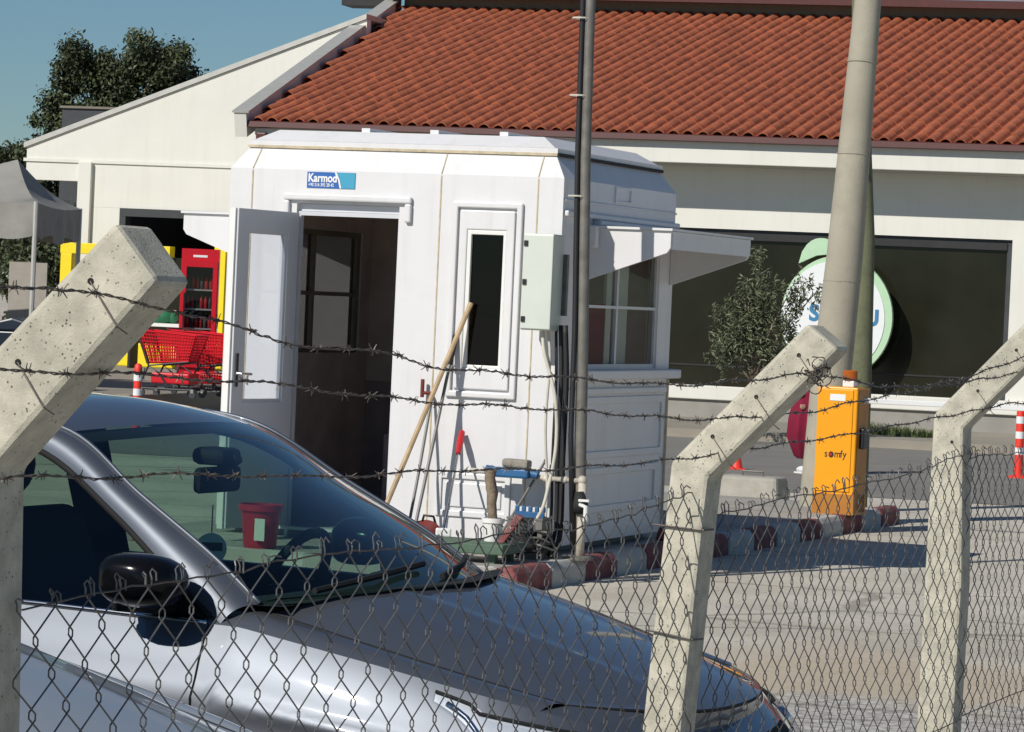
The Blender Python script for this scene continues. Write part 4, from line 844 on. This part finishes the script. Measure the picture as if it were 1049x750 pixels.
    # greenhouse curves (left side, mirrored)
    inner = catmull([(-1.19, .71, .985), (-1.36, .675, 1.10), (-1.62, .618, 1.245), (-1.88, .55, 1.395), (-2.2, .545, 1.435), (-2.7, .54, 1.445), (-3.2, .53, 1.42), (-3.55, .52, 1.36), (-3.95, .56, 1.08), (-4.1, .60, .96)], 8)
    outer = catmull([(-1.26, .795, .935), (-1.41, .752, 1.025), (-1.66, .682, 1.197), (-1.95, .612, 1.352), (-2.3, .605, 1.385), (-2.7, .60, 1.395), (-3.15, .60, 1.37), (-3.5, .63, 1.24), (-3.85, .72, 1.02), (-4.02, .76, .95)], 8)
    m = MB()
    for sgn in (1, -1):
        def rail(u, v):
            k = u*(len(inner)-1); k0 = min(int(k), len(inner)-2); f = k-k0
            a = inner[k0]*(1-f)+inner[k0+1]*f; b = outer[k0]*(1-f)+outer[k0+1]*f; q = a*(1-v)+b*v; bul = math.sin(PI*v)*.020; q = q+np.array([.0, bul, bul*.7]); return (q[0], sgn*q[1], q[2])
        m.grid(rail, 72, 8)
    for sgn in (1, -1): m.tube([(p[0], sgn*(p[1]+.004), p[2]+.003) for p in inner[:30]], .006, 5)
    m.build('pillar', paint, body, smooth=True)
    # roof
    def roofp(u, v):
        k = 24+u*(56-24); k0 = min(int(k), len(inner)-2); f = k-k0; a = inner[k0]*(1-f)+inner[k0+1]*f; y = 2*v-1; bow = .07*(1-y*y)*(1-u)
        return (a[0]+bow, a[1]*y, a[2]+.045*(1-y*y)*min(1, .45+u*3))
    m = MB(); m.grid(roofp, 30, 24); m.build('roof', paint, t, smooth=True)
    def wind(u, v):
        k = u*24; k0 = min(int(k), len(inner)-2); f = k-k0; a = inner[k0]*(1-f)+inner[k0+1]*f; y = 2*v-1
        return (a[0]+(1-y*y)*(.17*(1-u)+.07*u), a[1]*y, a[2]+(1-y*y)*(.02+.0*u)-.0)
    m = MB(); m.grid(wind, 20, 24); ws = m.build('windscreen', 'cglass', t, smooth=True)
    m = MB(); m.grid(lambda u, v: tuple(np.array(wind(.015+.0*u, v))+np.array((.0+.13*u*(1-.5*abs(2*v-1)), 0, .0+.015*u))), 3, 24); m.build('cowl', 'gapblack', t, smooth=True)
    m = MB(); m.grid(lambda u, v: tuple(np.array(wind(.935+.065*u, v))-np.array((.004, 0, .006))), 3, 24); m.build('sun_band', 'gapblack', ws, smooth=True)
    for y0, y1 in ((-.55, .05), (.05, .6)): MB().tube([tuple(np.array(wind(.03, .5+y0*.7))+np.array((.02, 0, .012))), tuple(np.array(wind(.08, .5+(y0+y1)*.35))+np.array((.02, 0, .014))), tuple(np.array(wind(.12, .5+y1*.7))+np.array((.012, 0, .014)))], .009, 6).build('wiper', 'gapblack', t)
    def rearg(u, v):
        k = 56+u*(len(inner)-1-56); k0 = min(int(k), len(inner)-2); f = k-k0; a = inner[k0]*(1-f)+inner[k0+1]*f; y = 2*v-1; return (a[0]-.05*(1-y*y), a[1]*y, a[2]+.045*(1-y*y)*(1-u))
    m = MB(); m.grid(rearg, 12, 16); m.build('rear_window', 'sglass', t, smooth=True)
    # doors, side glass
    for sgn in (1, -1):
        d1 = patch('door', iD, iD2, 0., 1., paint, t, sgn, 30, 20); d2 = patch('door', iD2, iQ, 0., 1., paint, t, sgn, 24, 20)
        for d, xh in ((d1, -2.15), (d2, -3.0)):
            s0 = skin(ix(xh), .78, sgn, .02); s1 = skin(ix(xh-.2), .78, sgn, .02); MB().tube([skin(ix(xh), .78, sgn, 0), s0, s1, skin(ix(xh-.2), .78, sgn, 0)], .012, 8).build('handle', paint, d, smooth=True)
        for q in (iD, iD2, iQ): MB().tube([skin(q, v, sgn, .001) for v in np.linspace(.05, 1, 16)], .003, 4).build('door_gap', 'gapblack', body)
        def side(u, v):
            k = 2+u*(60-2); k0 = min(int(k), len(outer)-2); f = k-k0; b = outer[k0]*(1-f)+outer[k0+1]*f; s0 = np.array(skin(ix(b[0]), 1, 1)); q = s0*(1-v)+b*v; q[1] -= .012; return (q[0], sgn*q[1], q[2])
        m = MB(); m.grid(side, 40, 6); g = m.build('side_window', 'sglass', t, smooth=True)
        m = MB(); m.tube([(lambda q: (q[0], q[1]+sgn*.014, q[2]+.002))(side(u, 0)) for u in np.linspace(0, 1, 40)], .007, 6); m.build('window_trim', 'chrome', g, smooth=True)
        m = MB(); m.tube([(lambda q: (q[0], q[1]+sgn*.010, q[2]-.006))(side(u, 1)) for u in np.linspace(.0, 1, 50)], .010, 6); m.build('window_seal', 'gapblack', g, smooth=True)
        m = MB(); m.grid(lambda u, v: (lambda q: (q[0], q[1]+sgn*.004, q[2]))(side(.57+.06*u, v)), 2, 6); m.build('centre_pillar', 'gapblack', g)
        # mirror
        MX, MY, MH = (-1.45, .905, .118) if sgn < 0 else (-1.70, .90, .07)
        m = MB()
        m.grid(lambda u, v: (lambda c, s_, w: (MX+.115*(abs(c)**.7)*(1 if c > 0 else -1)*abs(math.sin(PI*v))**.6*(1.15 if c > 0 else .75), sgn*(MY+MH*math.cos(PI*v)), 1.04+.072*(abs(s_)**.8)*(1 if s_ > 0 else -1)*abs(math.sin(PI*v))**.6+.012*math.cos(PI*v)))(math.cos(2*PI*u), math.sin(2*PI*u), 0), 24, 16)
        mi = m.build('mirror', 'piano', t, smooth=True)
        m = MB(); m.tube([(-1.42, sgn*.775, .972), (-1.46, sgn*.84, .975), (-1.50, sgn*.92, .985)], [.035, .026, .03], 10); m.build('stalk', 'blackplastic', mi, smooth=True)
        m = MB(); m.prism([(-1.30, .94), (-1.55, .955), (-1.55, 1.085)], lambda u, w, d: (u, sgn*(d-(w-.92)*.32), w), .775, .79); m.build('corner_trim', 'blackplastic', g)
        # headlight
        iA, iB = ix(-.125), ix(-.63)
        lo = lambda u: .66+.17*u**2; hi = lambda u: .955-.03*u
        hl = patch('headlight', iA, iB, lo, hi, 'lampdark', t, sgn, 30, 10, .004)
        m = MB()
        for uu, r_ in ((.22, .04), (.48, .045), (.68, .03)):
            c = skin(iA+(iB-iA)*uu, (lo(uu)+hi(uu))/2, sgn, -.012); m.ball(c, r_, 14, 10)
        m.build('reflector', 'lamp', hl, smooth=True)
        m = MB(); m.tube([skin(iA+(iB-iA)*u, lo(u)+.05, sgn, .008) for u in np.linspace(.02, .95, 24)], .008, 6); m.build('light_bar', 'lamp', hl, smooth=True)
        patch('lens', iA, iB, lo, hi, 'clear', hl, sgn, 30, 10, .022)
        m = MB(); m.tube([skin(iA+(iB-iA)*u, hi(u)+.004, sgn, .010) for u in np.linspace(0, 1, 24)], .005, 6); m.build('headlight_seal', 'gapblack', hl, smooth=True)
        for xc in (-.88, -3.45):
            w_ = MB().tube([(xc, sgn*.66, .31), (xc, sgn*.86, .31)], .31, 28).build('wheel', 'tyre', t, smooth='auto')
            m = MB(); m.lathe([(.0, 0), (.205, 0), (.215, .02)], n=28)
            for k in range(5): a = 2*PI*k/5; m.box(-.0, .0, 0, 0, 0, 0); m.tube([(0, 0, .015), (.19*math.cos(a), .19*math.sin(a), .02)], .03, 6)
            r_ = m.build('rim', 'rim', w_); r_.matrix_local = Matrix.Translation((xc, sgn*.862, .31)) @ Matrix.Rotation(-sgn*PI/2, 4, 'X')
            m = MB(); m.grid(lambda u, v: (xc+.375*math.cos(PI*u), sgn*(.60+.24*v), .31+.375*math.sin(PI*u)), 16, 2); m.build('wheel_liner', 'gapblack', body)
    # grille, lower intake, underside
    m = MB(); m.grid(lambda u, v: skin(abs(2*u-1)*ix(-.06), .66+.26*v, 1 if u > .5 else -1, .003), 24, 4); gr = m.build('grille', 'gapblack', t, smooth=True)
    m = MB()
    for v in (.72, .79, .86): m.tube([skin(abs(q)*ix(-.055), v, 1 if q > 0 else -1, .008) for q in np.linspace(-1, 1, 25)], .006, 5)
    m.build('grille_bar', 'chrome', gr)
    m = MB(); m.grid(lambda u, v: skin(abs(2*u-1)*ix(-.08), .12+.25*v, 1 if u > .5 else -1, .003), 24, 4); m.build('lower_intake', 'gapblack', t, smooth=True)
    MB().box(-4.1, -.25, -.78, .78, .19, .22).build('underside', 'gapblack', t)
    # cabin
    MB().box(-3.9, -1.3, -.72, .72, .24, .30).box(-1.35, -.3, -.6, .6, .25, .70).box(-3.95, -3.5, -.66, .66, .302, .86).build('cabin_floor', 'cabin', t)
    m = MB(); m.grid(lambda u, v: (-1.12-.45*u+.06*(1-(2*v-1)**2), (2*v-1)*.72, .985-.02*u-.18*max(0, u-.7)+.045*math.exp(-((v-.76)/.13)**2)*math.sin(PI*min(1, u*1.2))), 12, 30); m.build('dashboard', 'cabin', t, smooth=True)
    for s in (1, -1): 
        m = MB(); m.box(-3.3, -1.32, s*.70-.02, s*.70+.02, .3, .90); m.build('door_lining', 'cabin', t)
    for y in (.37, -.37):
        s_ = MB().box(-2.35, -1.85, y-.25, y+.25, .38, .58).build('seat', 'cabin', t, bevel=.06, seg=3)
        m = MB(); m.prism([(-2.30, .55), (-2.42, .56), (-2.66, 1.08), (-2.58, 1.12), (-2.50, 1.10)], lambda u, w, d: (u, d, w), y-.24, y+.24); m.build('backrest', 'cabin', s_, bevel=.05, seg=3)
        m = MB(); m.ball((-2.65, y, 1.235), (.065, .135, .105), 16, 10); m.box(-2.66, -2.64, y-.06, y+.06, 1.08, 1.2); m.build('headrest', 'cabin', s_, smooth='auto')
    m = MB(); m.prism([(-3.1, .5), (-3.35, .5), (-3.55, 1.0), (-3.45, 1.02)], lambda u, w, d: (u, d, w), -.62, .62); m.box(-3.3, -2.85, -.62, .62, .35, .52); m.build('rear_seat', 'cabin', t, bevel=.03)
    m = MB(); C = Vector((-1.66, .37, .93)); ax_ = Vector((-.9, 0, .42)).normalized(); a1 = Vector((0, 1, 0)); a2 = ax_.cross(a1)
    m.tube([C+(a1*math.cos(w)+a2*math.sin(w))*.185 for w in np.linspace(0, 2*PI, 33)], .016, 8, cap=False); m.tube([C-a1*.18, C+a1*.18], .018, 6); m.tube([C, C+a2*.18*(1 if a2.z < 0 else -1)], .018, 6); m.tube([C, C-ax_*.35], .035, 8); m.build('steering_wheel', 'cabin', t, smooth='auto')
    c = np.array(wind(.80, .5)); 
    MB().box(c[0]-.10, c[0]-.07, -.125, .125, c[2]-.11, c[2]-.035).build('rear_view_mirror', 'gapblack', t, bevel=.015)
    MB().tube([(c[0]-.08, 0, c[2]-.05), (c[0]-.02, 0, c[2]-.005)], .018, 8).build('mirror_stem', 'gapblack', t)
    MB().box(c[0]-.14, c[0]-.03, -.07, .05, c[2]-.03, c[2]+.02).build('sensor_housing', 'gapblack', t, bevel=.02)
    return t, (c[0], c[2])
car1, mc = car('dark silver hatchback with windscreen and black mirror parked nose to the fence', 'paint', (.746, 9.088, 0), -.41, 'cars parked along the fence')
q = Matrix.Translation((.746, 9.088, 0)) @ Matrix.Rotation(-.41, 4, 'Z') @ Vector((mc[0]-.085, -.02, mc[1]-.24))
af = thing('air_freshener', 'round pale card hanging from the windscreen mirror of the dark silver car', 'air freshener', q-Vector((0, 0, .03)), -1.35)
m = MB(); m.lathe([(.045, -.002), (.045, .002)], n=26); o = m.build('card', 'cardisc', af); o.matrix_local = Matrix.Rotation(PI/2, 4, 'Y')
MB().box(.0022, .003, -.032, .032, -.006, .018).build('printed_band', 'carddark', af); MB().tube([(0, 0, .045), (0, 0, .125)], .002, 4).build('string', 'cablewhite', af)
car2, _ = car('pale silver car nearer the camera with only its bonnet edge showing', 'paint2', (-.45, 6.98, 0), -.41, 'cars parked along the fence')

# ================================================================== fence
def fpost(label, s, poly, holes_):
    t = thing('fence_post', label, 'fence post', FP(0, s, 0), -F_YAW, 'concrete fence posts with cranked tops')
    m = MB(); m.prism(poly, lambda u, w, d: (u, d, w), -.05, .05); m.build('shaft', 'post', t, bevel=.009, seg=2)
    for p, z in holes_:
        MB().tube([(p, -.0515, z), (p, -.048, z)], .0045, 7).build('hole', 'hole', t)
        MB().tube([(p, -.052, z), (p+.02, -.056, z-.025), (p+.042, -.056, z-.055), (p+.05, -.04, z-.065)], .0010, 5).build('tie_wire', 'wire', t)
    return t
fpost('largest cranked concrete post, at the left edge nearest the camera', -2.878, [(-.07, -.3), (-.062, 1.617), (.2, 1.885), (.264, 1.812), (.033, 1.556), (.043, 1.2), (.05, -.3)], [(.17, 1.808), (.07, 1.70), (-.015, 1.575)])
fpost('middle cranked concrete post, between the booth and the orange box', 0, [(-.125, -.3), (-.012, 1.351), (-.004, 1.488), (.277, 1.788), (.345, 1.738), (.08, 1.460), (.072, 1.353), (-.03, -.3)], [(.262, 1.722), (.175, 1.632), (.085, 1.545)])
fpost('right cranked concrete post, beyond the middle one by the road', 2.32, [(-.05, -.3), (-.035, 1.549), (.245, 1.855), (.318, 1.805), (.05, 1.516), (.066, 1.09), (.05, -.3)], [(.185, 1.735), (.085, 1.62), (.02, 1.478)])
def barbed(label, pts, seed):
    rr = np.random.default_rng(seed); C = catmull(pts, 10)
    L = np.concatenate([[0], np.cumsum(np.linalg.norm(np.diff(C[:, [0, 1, 2]], axis=0), axis=1))]); n = int(L[-1]/.014); u = np.linspace(0, L[-1], n)
    P = np.stack([np.interp(u, L, C[:, k]) for k in range(3)], 1)         # (s,p,z)
    W_ = [Vector(FP(q[1]+.0015*math.sin(k*.13+seed), q[0], q[2]+.0025*math.sin(k*.21+seed*2)+.0012*rr.normal()*.5)) for k, q in enumerate(P)]
    m = MB()
    for ph in (0, PI):
        pts_ = []
        for k, w in enumerate(W_): a = u[k]*95+ph; pts_.append(w+Vector((math.cos(a)*.0013, 0, math.sin(a)*.0013)))
        m.tube(pts_, .0011, 4)
    st = m.build('strand', 'wire')
    m = MB(); d = .05
    while d < L[-1]-.02:
        k = int(d/L[-1]*(n-1)); w = W_[k]; t = (W_[min(k+1, n-1)]-W_[k-1]).normalized(); a0 = rr.uniform(0, 2*PI); x = t.orthogonal().normalized(); y = t.cross(x)
        for s in (-1, 1):
            for j in (0, 1):
                a = a0+j*1.5+(0 if s > 0 else 2.2)+rr.normal()*.25; b = w+t*s*.004
                for e in (1, -1):
                    dr = (x*math.cos(a)+y*math.sin(a))*e+t*s*rr.uniform(.2, .7)
                    m.tube([b, b+dr.normalized()*rr.uniform(.006, .0115)], [.0010, .0006], 4)
        for q in range(7): a = q*1.9; m.tube([w+t*(-.008+.0024*q)+(x*math.cos(a)+y*math.sin(a))*.0023, w+t*(-.008+.0024*(q+1))+(x*math.cos(a+1.9)+y*math.sin(a+1.9))*.0023], .0009, 4)
        d += rr.uniform(.085, .115)
    t = thing('barbed_wire', label, 'barbed wire', FP(P[0][1], P[0][0], 0), 0, 'barbed wire strands along the fence')
    mb = m.build('barb', 'wire'); off = Vector(t.location)
    for o in (st, mb): o.data.transform(Matrix.Translation(-off)); o.parent = t
S1 = [(-4.3, .25, 1.80), (-3.297, .25, 1.799), (-3.147, .25, 1.795), (-2.951, .25, 1.784), (-2.73, .252, 1.763), (-2.545, .253, 1.739), (-2.369, .255, 1.729), (-2.139, .258, 1.719), (-1.947, .26, 1.698), (-1.69, .262, 1.691), (-1.347, .266, 1.68), (-.849, .271, 1.667), (-.426, .276, 1.674), (.013, .28, 1.684), (.419, .28, 1.661), (.72, .28, 1.651), (1.041, .28, 1.657), (1.327, .28, 1.67), (1.944, .28, 1.72), (2.7, .28, 1.77), (4.6, .28, 1.72)]
S2 = [(-4.3, .16, 1.70), (-3.131, .16, 1.695), (-2.966, .16, 1.692), (-2.534, .164, 1.68), (-2.256, .166, 1.667), (-2.044, .169, 1.654), (-1.711, .172, 1.638), (-1.337, .176, 1.626), (-.999, .18, 1.613), (-.566, .184, 1.596), (-.365, .186, 1.592), (.033, .19, 1.594), (.293, .19, 1.597), (.772, .19, 1.619), (1.067, .19, 1.63), (1.401, .19, 1.643), (2.167, .19, 1.669), (2.6, .19, 1.68), (4.6, .19, 1.63)]
S3 = [(-4.3, .08, 1.56), (-2.979, .08, 1.552), (-2.742, .081, 1.547), (-2.342, .084, 1.538), (-2.076, .086, 1.526), (-1.832, .087, 1.521), (-1.496, .09, 1.519), (-.955, .093, 1.506), (-.276, .098, 1.506), (.121, .101, 1.516), (.682, .103, 1.525), (1.082, .105, 1.535), (1.589, .107, 1.552), (2.159, .109, 1.569), (2.727, .11, 1.583), (4.6, .11, 1.55)]
barbed('topmost rusty barbed wire strand across the three post arms', S1, 1)
barbed('middle rusty barbed wire strand across the three post arms', S2, 2)
barbed('lowest rusty barbed wire strand, just above the chain link mesh', S3, 3)
# knot of spare wire at the middle arm tip
m = MB(); rr = np.random.default_rng(12)
for k in range(24):
    c = Vector((rr.normal()*.013, rr.normal()*.02, rr.normal()*.012)); d = Vector(rr.normal(size=3)).normalized(); x = d.orthogonal(); y = d.cross(x); R_ = rr.uniform(.006, .017)
    m.tube([c+(x*math.cos(a)+y*math.sin(a))*R_+d*a*.003 for a in np.linspace(0, rr.uniform(2.5, 6), 9)], .0013, 4)
o = m.build('wire_knot', 'wire'); o.location = FP(.30, -.05, 1.69); tag(o, 'tangled knot of spare wire tied at the middle post arm', 'wire knot')

def chainlink(label, s0, s1, ztop, seed):
    rr = np.random.default_rng(seed); t = thing('chain_link_mesh', label, 'wire mesh fence', FP(.058, s0, 0), -F_YAW, 'chain link mesh panels between the posts')
    Lw = s1-s0; cw = .046; hh = .0495; ncol = int(Lw/cw); m = MB()
    fx_ = [rr.uniform(0, 6) for _ in range(6)]
    def warp(s, z):
        b = .012*math.sin(s*2.1+fx_[0])+.006*math.sin(s*5.3+z*3+fx_[1]); dz = .010*math.sin(s*3.1+fx_[2])+.006*math.sin(s*7.7+fx_[3]); ds = .006*math.sin(z*6+s*2+fx_[4])
        return b, ds, dz
    def zt_(s): return float(np.interp(s+s0, [q[0] for q in ztop], [q[1] for q in ztop]))
    for i in range(ncol):
        top = zt_(i*cw); par = i % 2; pts = []; k = 0; nrow = int((top+.0)/hh)
        jit = rr.normal(size=nrow+3)*.0022
        for k in range(nrow+1):
            side = (k+par) % 2; s = (i+side)*cw; z = top-k*hh
            b, ds, dz = warp(s, z); fade = min(1, k/6)
            q = Vector((b+(.0022 if side else -.0022), s+ds, z+(dz)*.6))
            ov = .0035 if side else -.0035
            pts += [q+Vector((0, ov+jit[k], .004)), q+Vector((0, ov+jit[k], -.004))]
        # loop hooked over the top wire
        p0 = pts[0]; lean = rr.normal()*.010; hz = rr.uniform(.3, 1.2); pts = ([p0+Vector((.006, lean+.003, -.012*rr.random()))] if rr.random() < .6 else [])+[p0+Vector((.005, lean+.003, .010*hz)), p0+Vector((0, lean*.6, .017*hz)), p0+Vector((-.003, lean*.2, .010*hz))]+pts
        m.tube(pts, .00135, 5)
    m.build('mesh', 'mesh', t)
    m = MB(); nn = int(Lw/.05); m.tube([(warp(s, 1.4)[0]*.8, s, zt_(s)+warp(s, 1.4)[2]*.6-.004+.002*rr.normal()) for s in np.linspace(0, Lw, nn)], .0015, 5)
    m.tube([(warp(s, .7)[0], s, .72+.006*math.sin(3*s)) for s in np.linspace(0, Lw, nn)], .0015, 5); m.build('tension_wire', 'wire', t)
chainlink('chain link panel between the large left post and the middle post', -2.86, .02, [(-2.9, 1.38), (-2.55, 1.396), (-1.9, 1.394), (-.9, 1.396), (-.34, 1.412), (-.1, 1.425), (.03, 1.43)], 21)
chainlink('chain link panel between the middle post and the right post', .03, 2.33, [(0, 1.378), (.45, 1.383), (.75, 1.394), (1.24, 1.405), (1.6, 1.417), (2.1, 1.436), (2.4, 1.45)], 22)
chainlink('chain link panel running on beyond the right post', 2.34, 5.6, [(2.3, 1.43), (3.1, 1.437), (5.6, 1.44)], 23)
for lab, s, pts in (('wire tie wrapped round the middle post below its bend', 0, [(-.035, -.054, 1.355), (.03, -.056, 1.352), (.075, -.054, 1.35), (.08, 0, 1.35)]), ('wire tie wrapped low round the middle post', 0, [(-.04, -.054, 1.135), (.02, -.057, 1.128), (.062, -.054, 1.122), (.068, 0, 1.12)])):
    m = MB(); m.tube(pts, .0022, 5); o = m.build('wire_tie', 'wire'); o.location = FP(0, s, 0); o.rotation_euler.z = -F_YAW; tag(o, lab, 'wire tie', 'wire ties on the middle post')
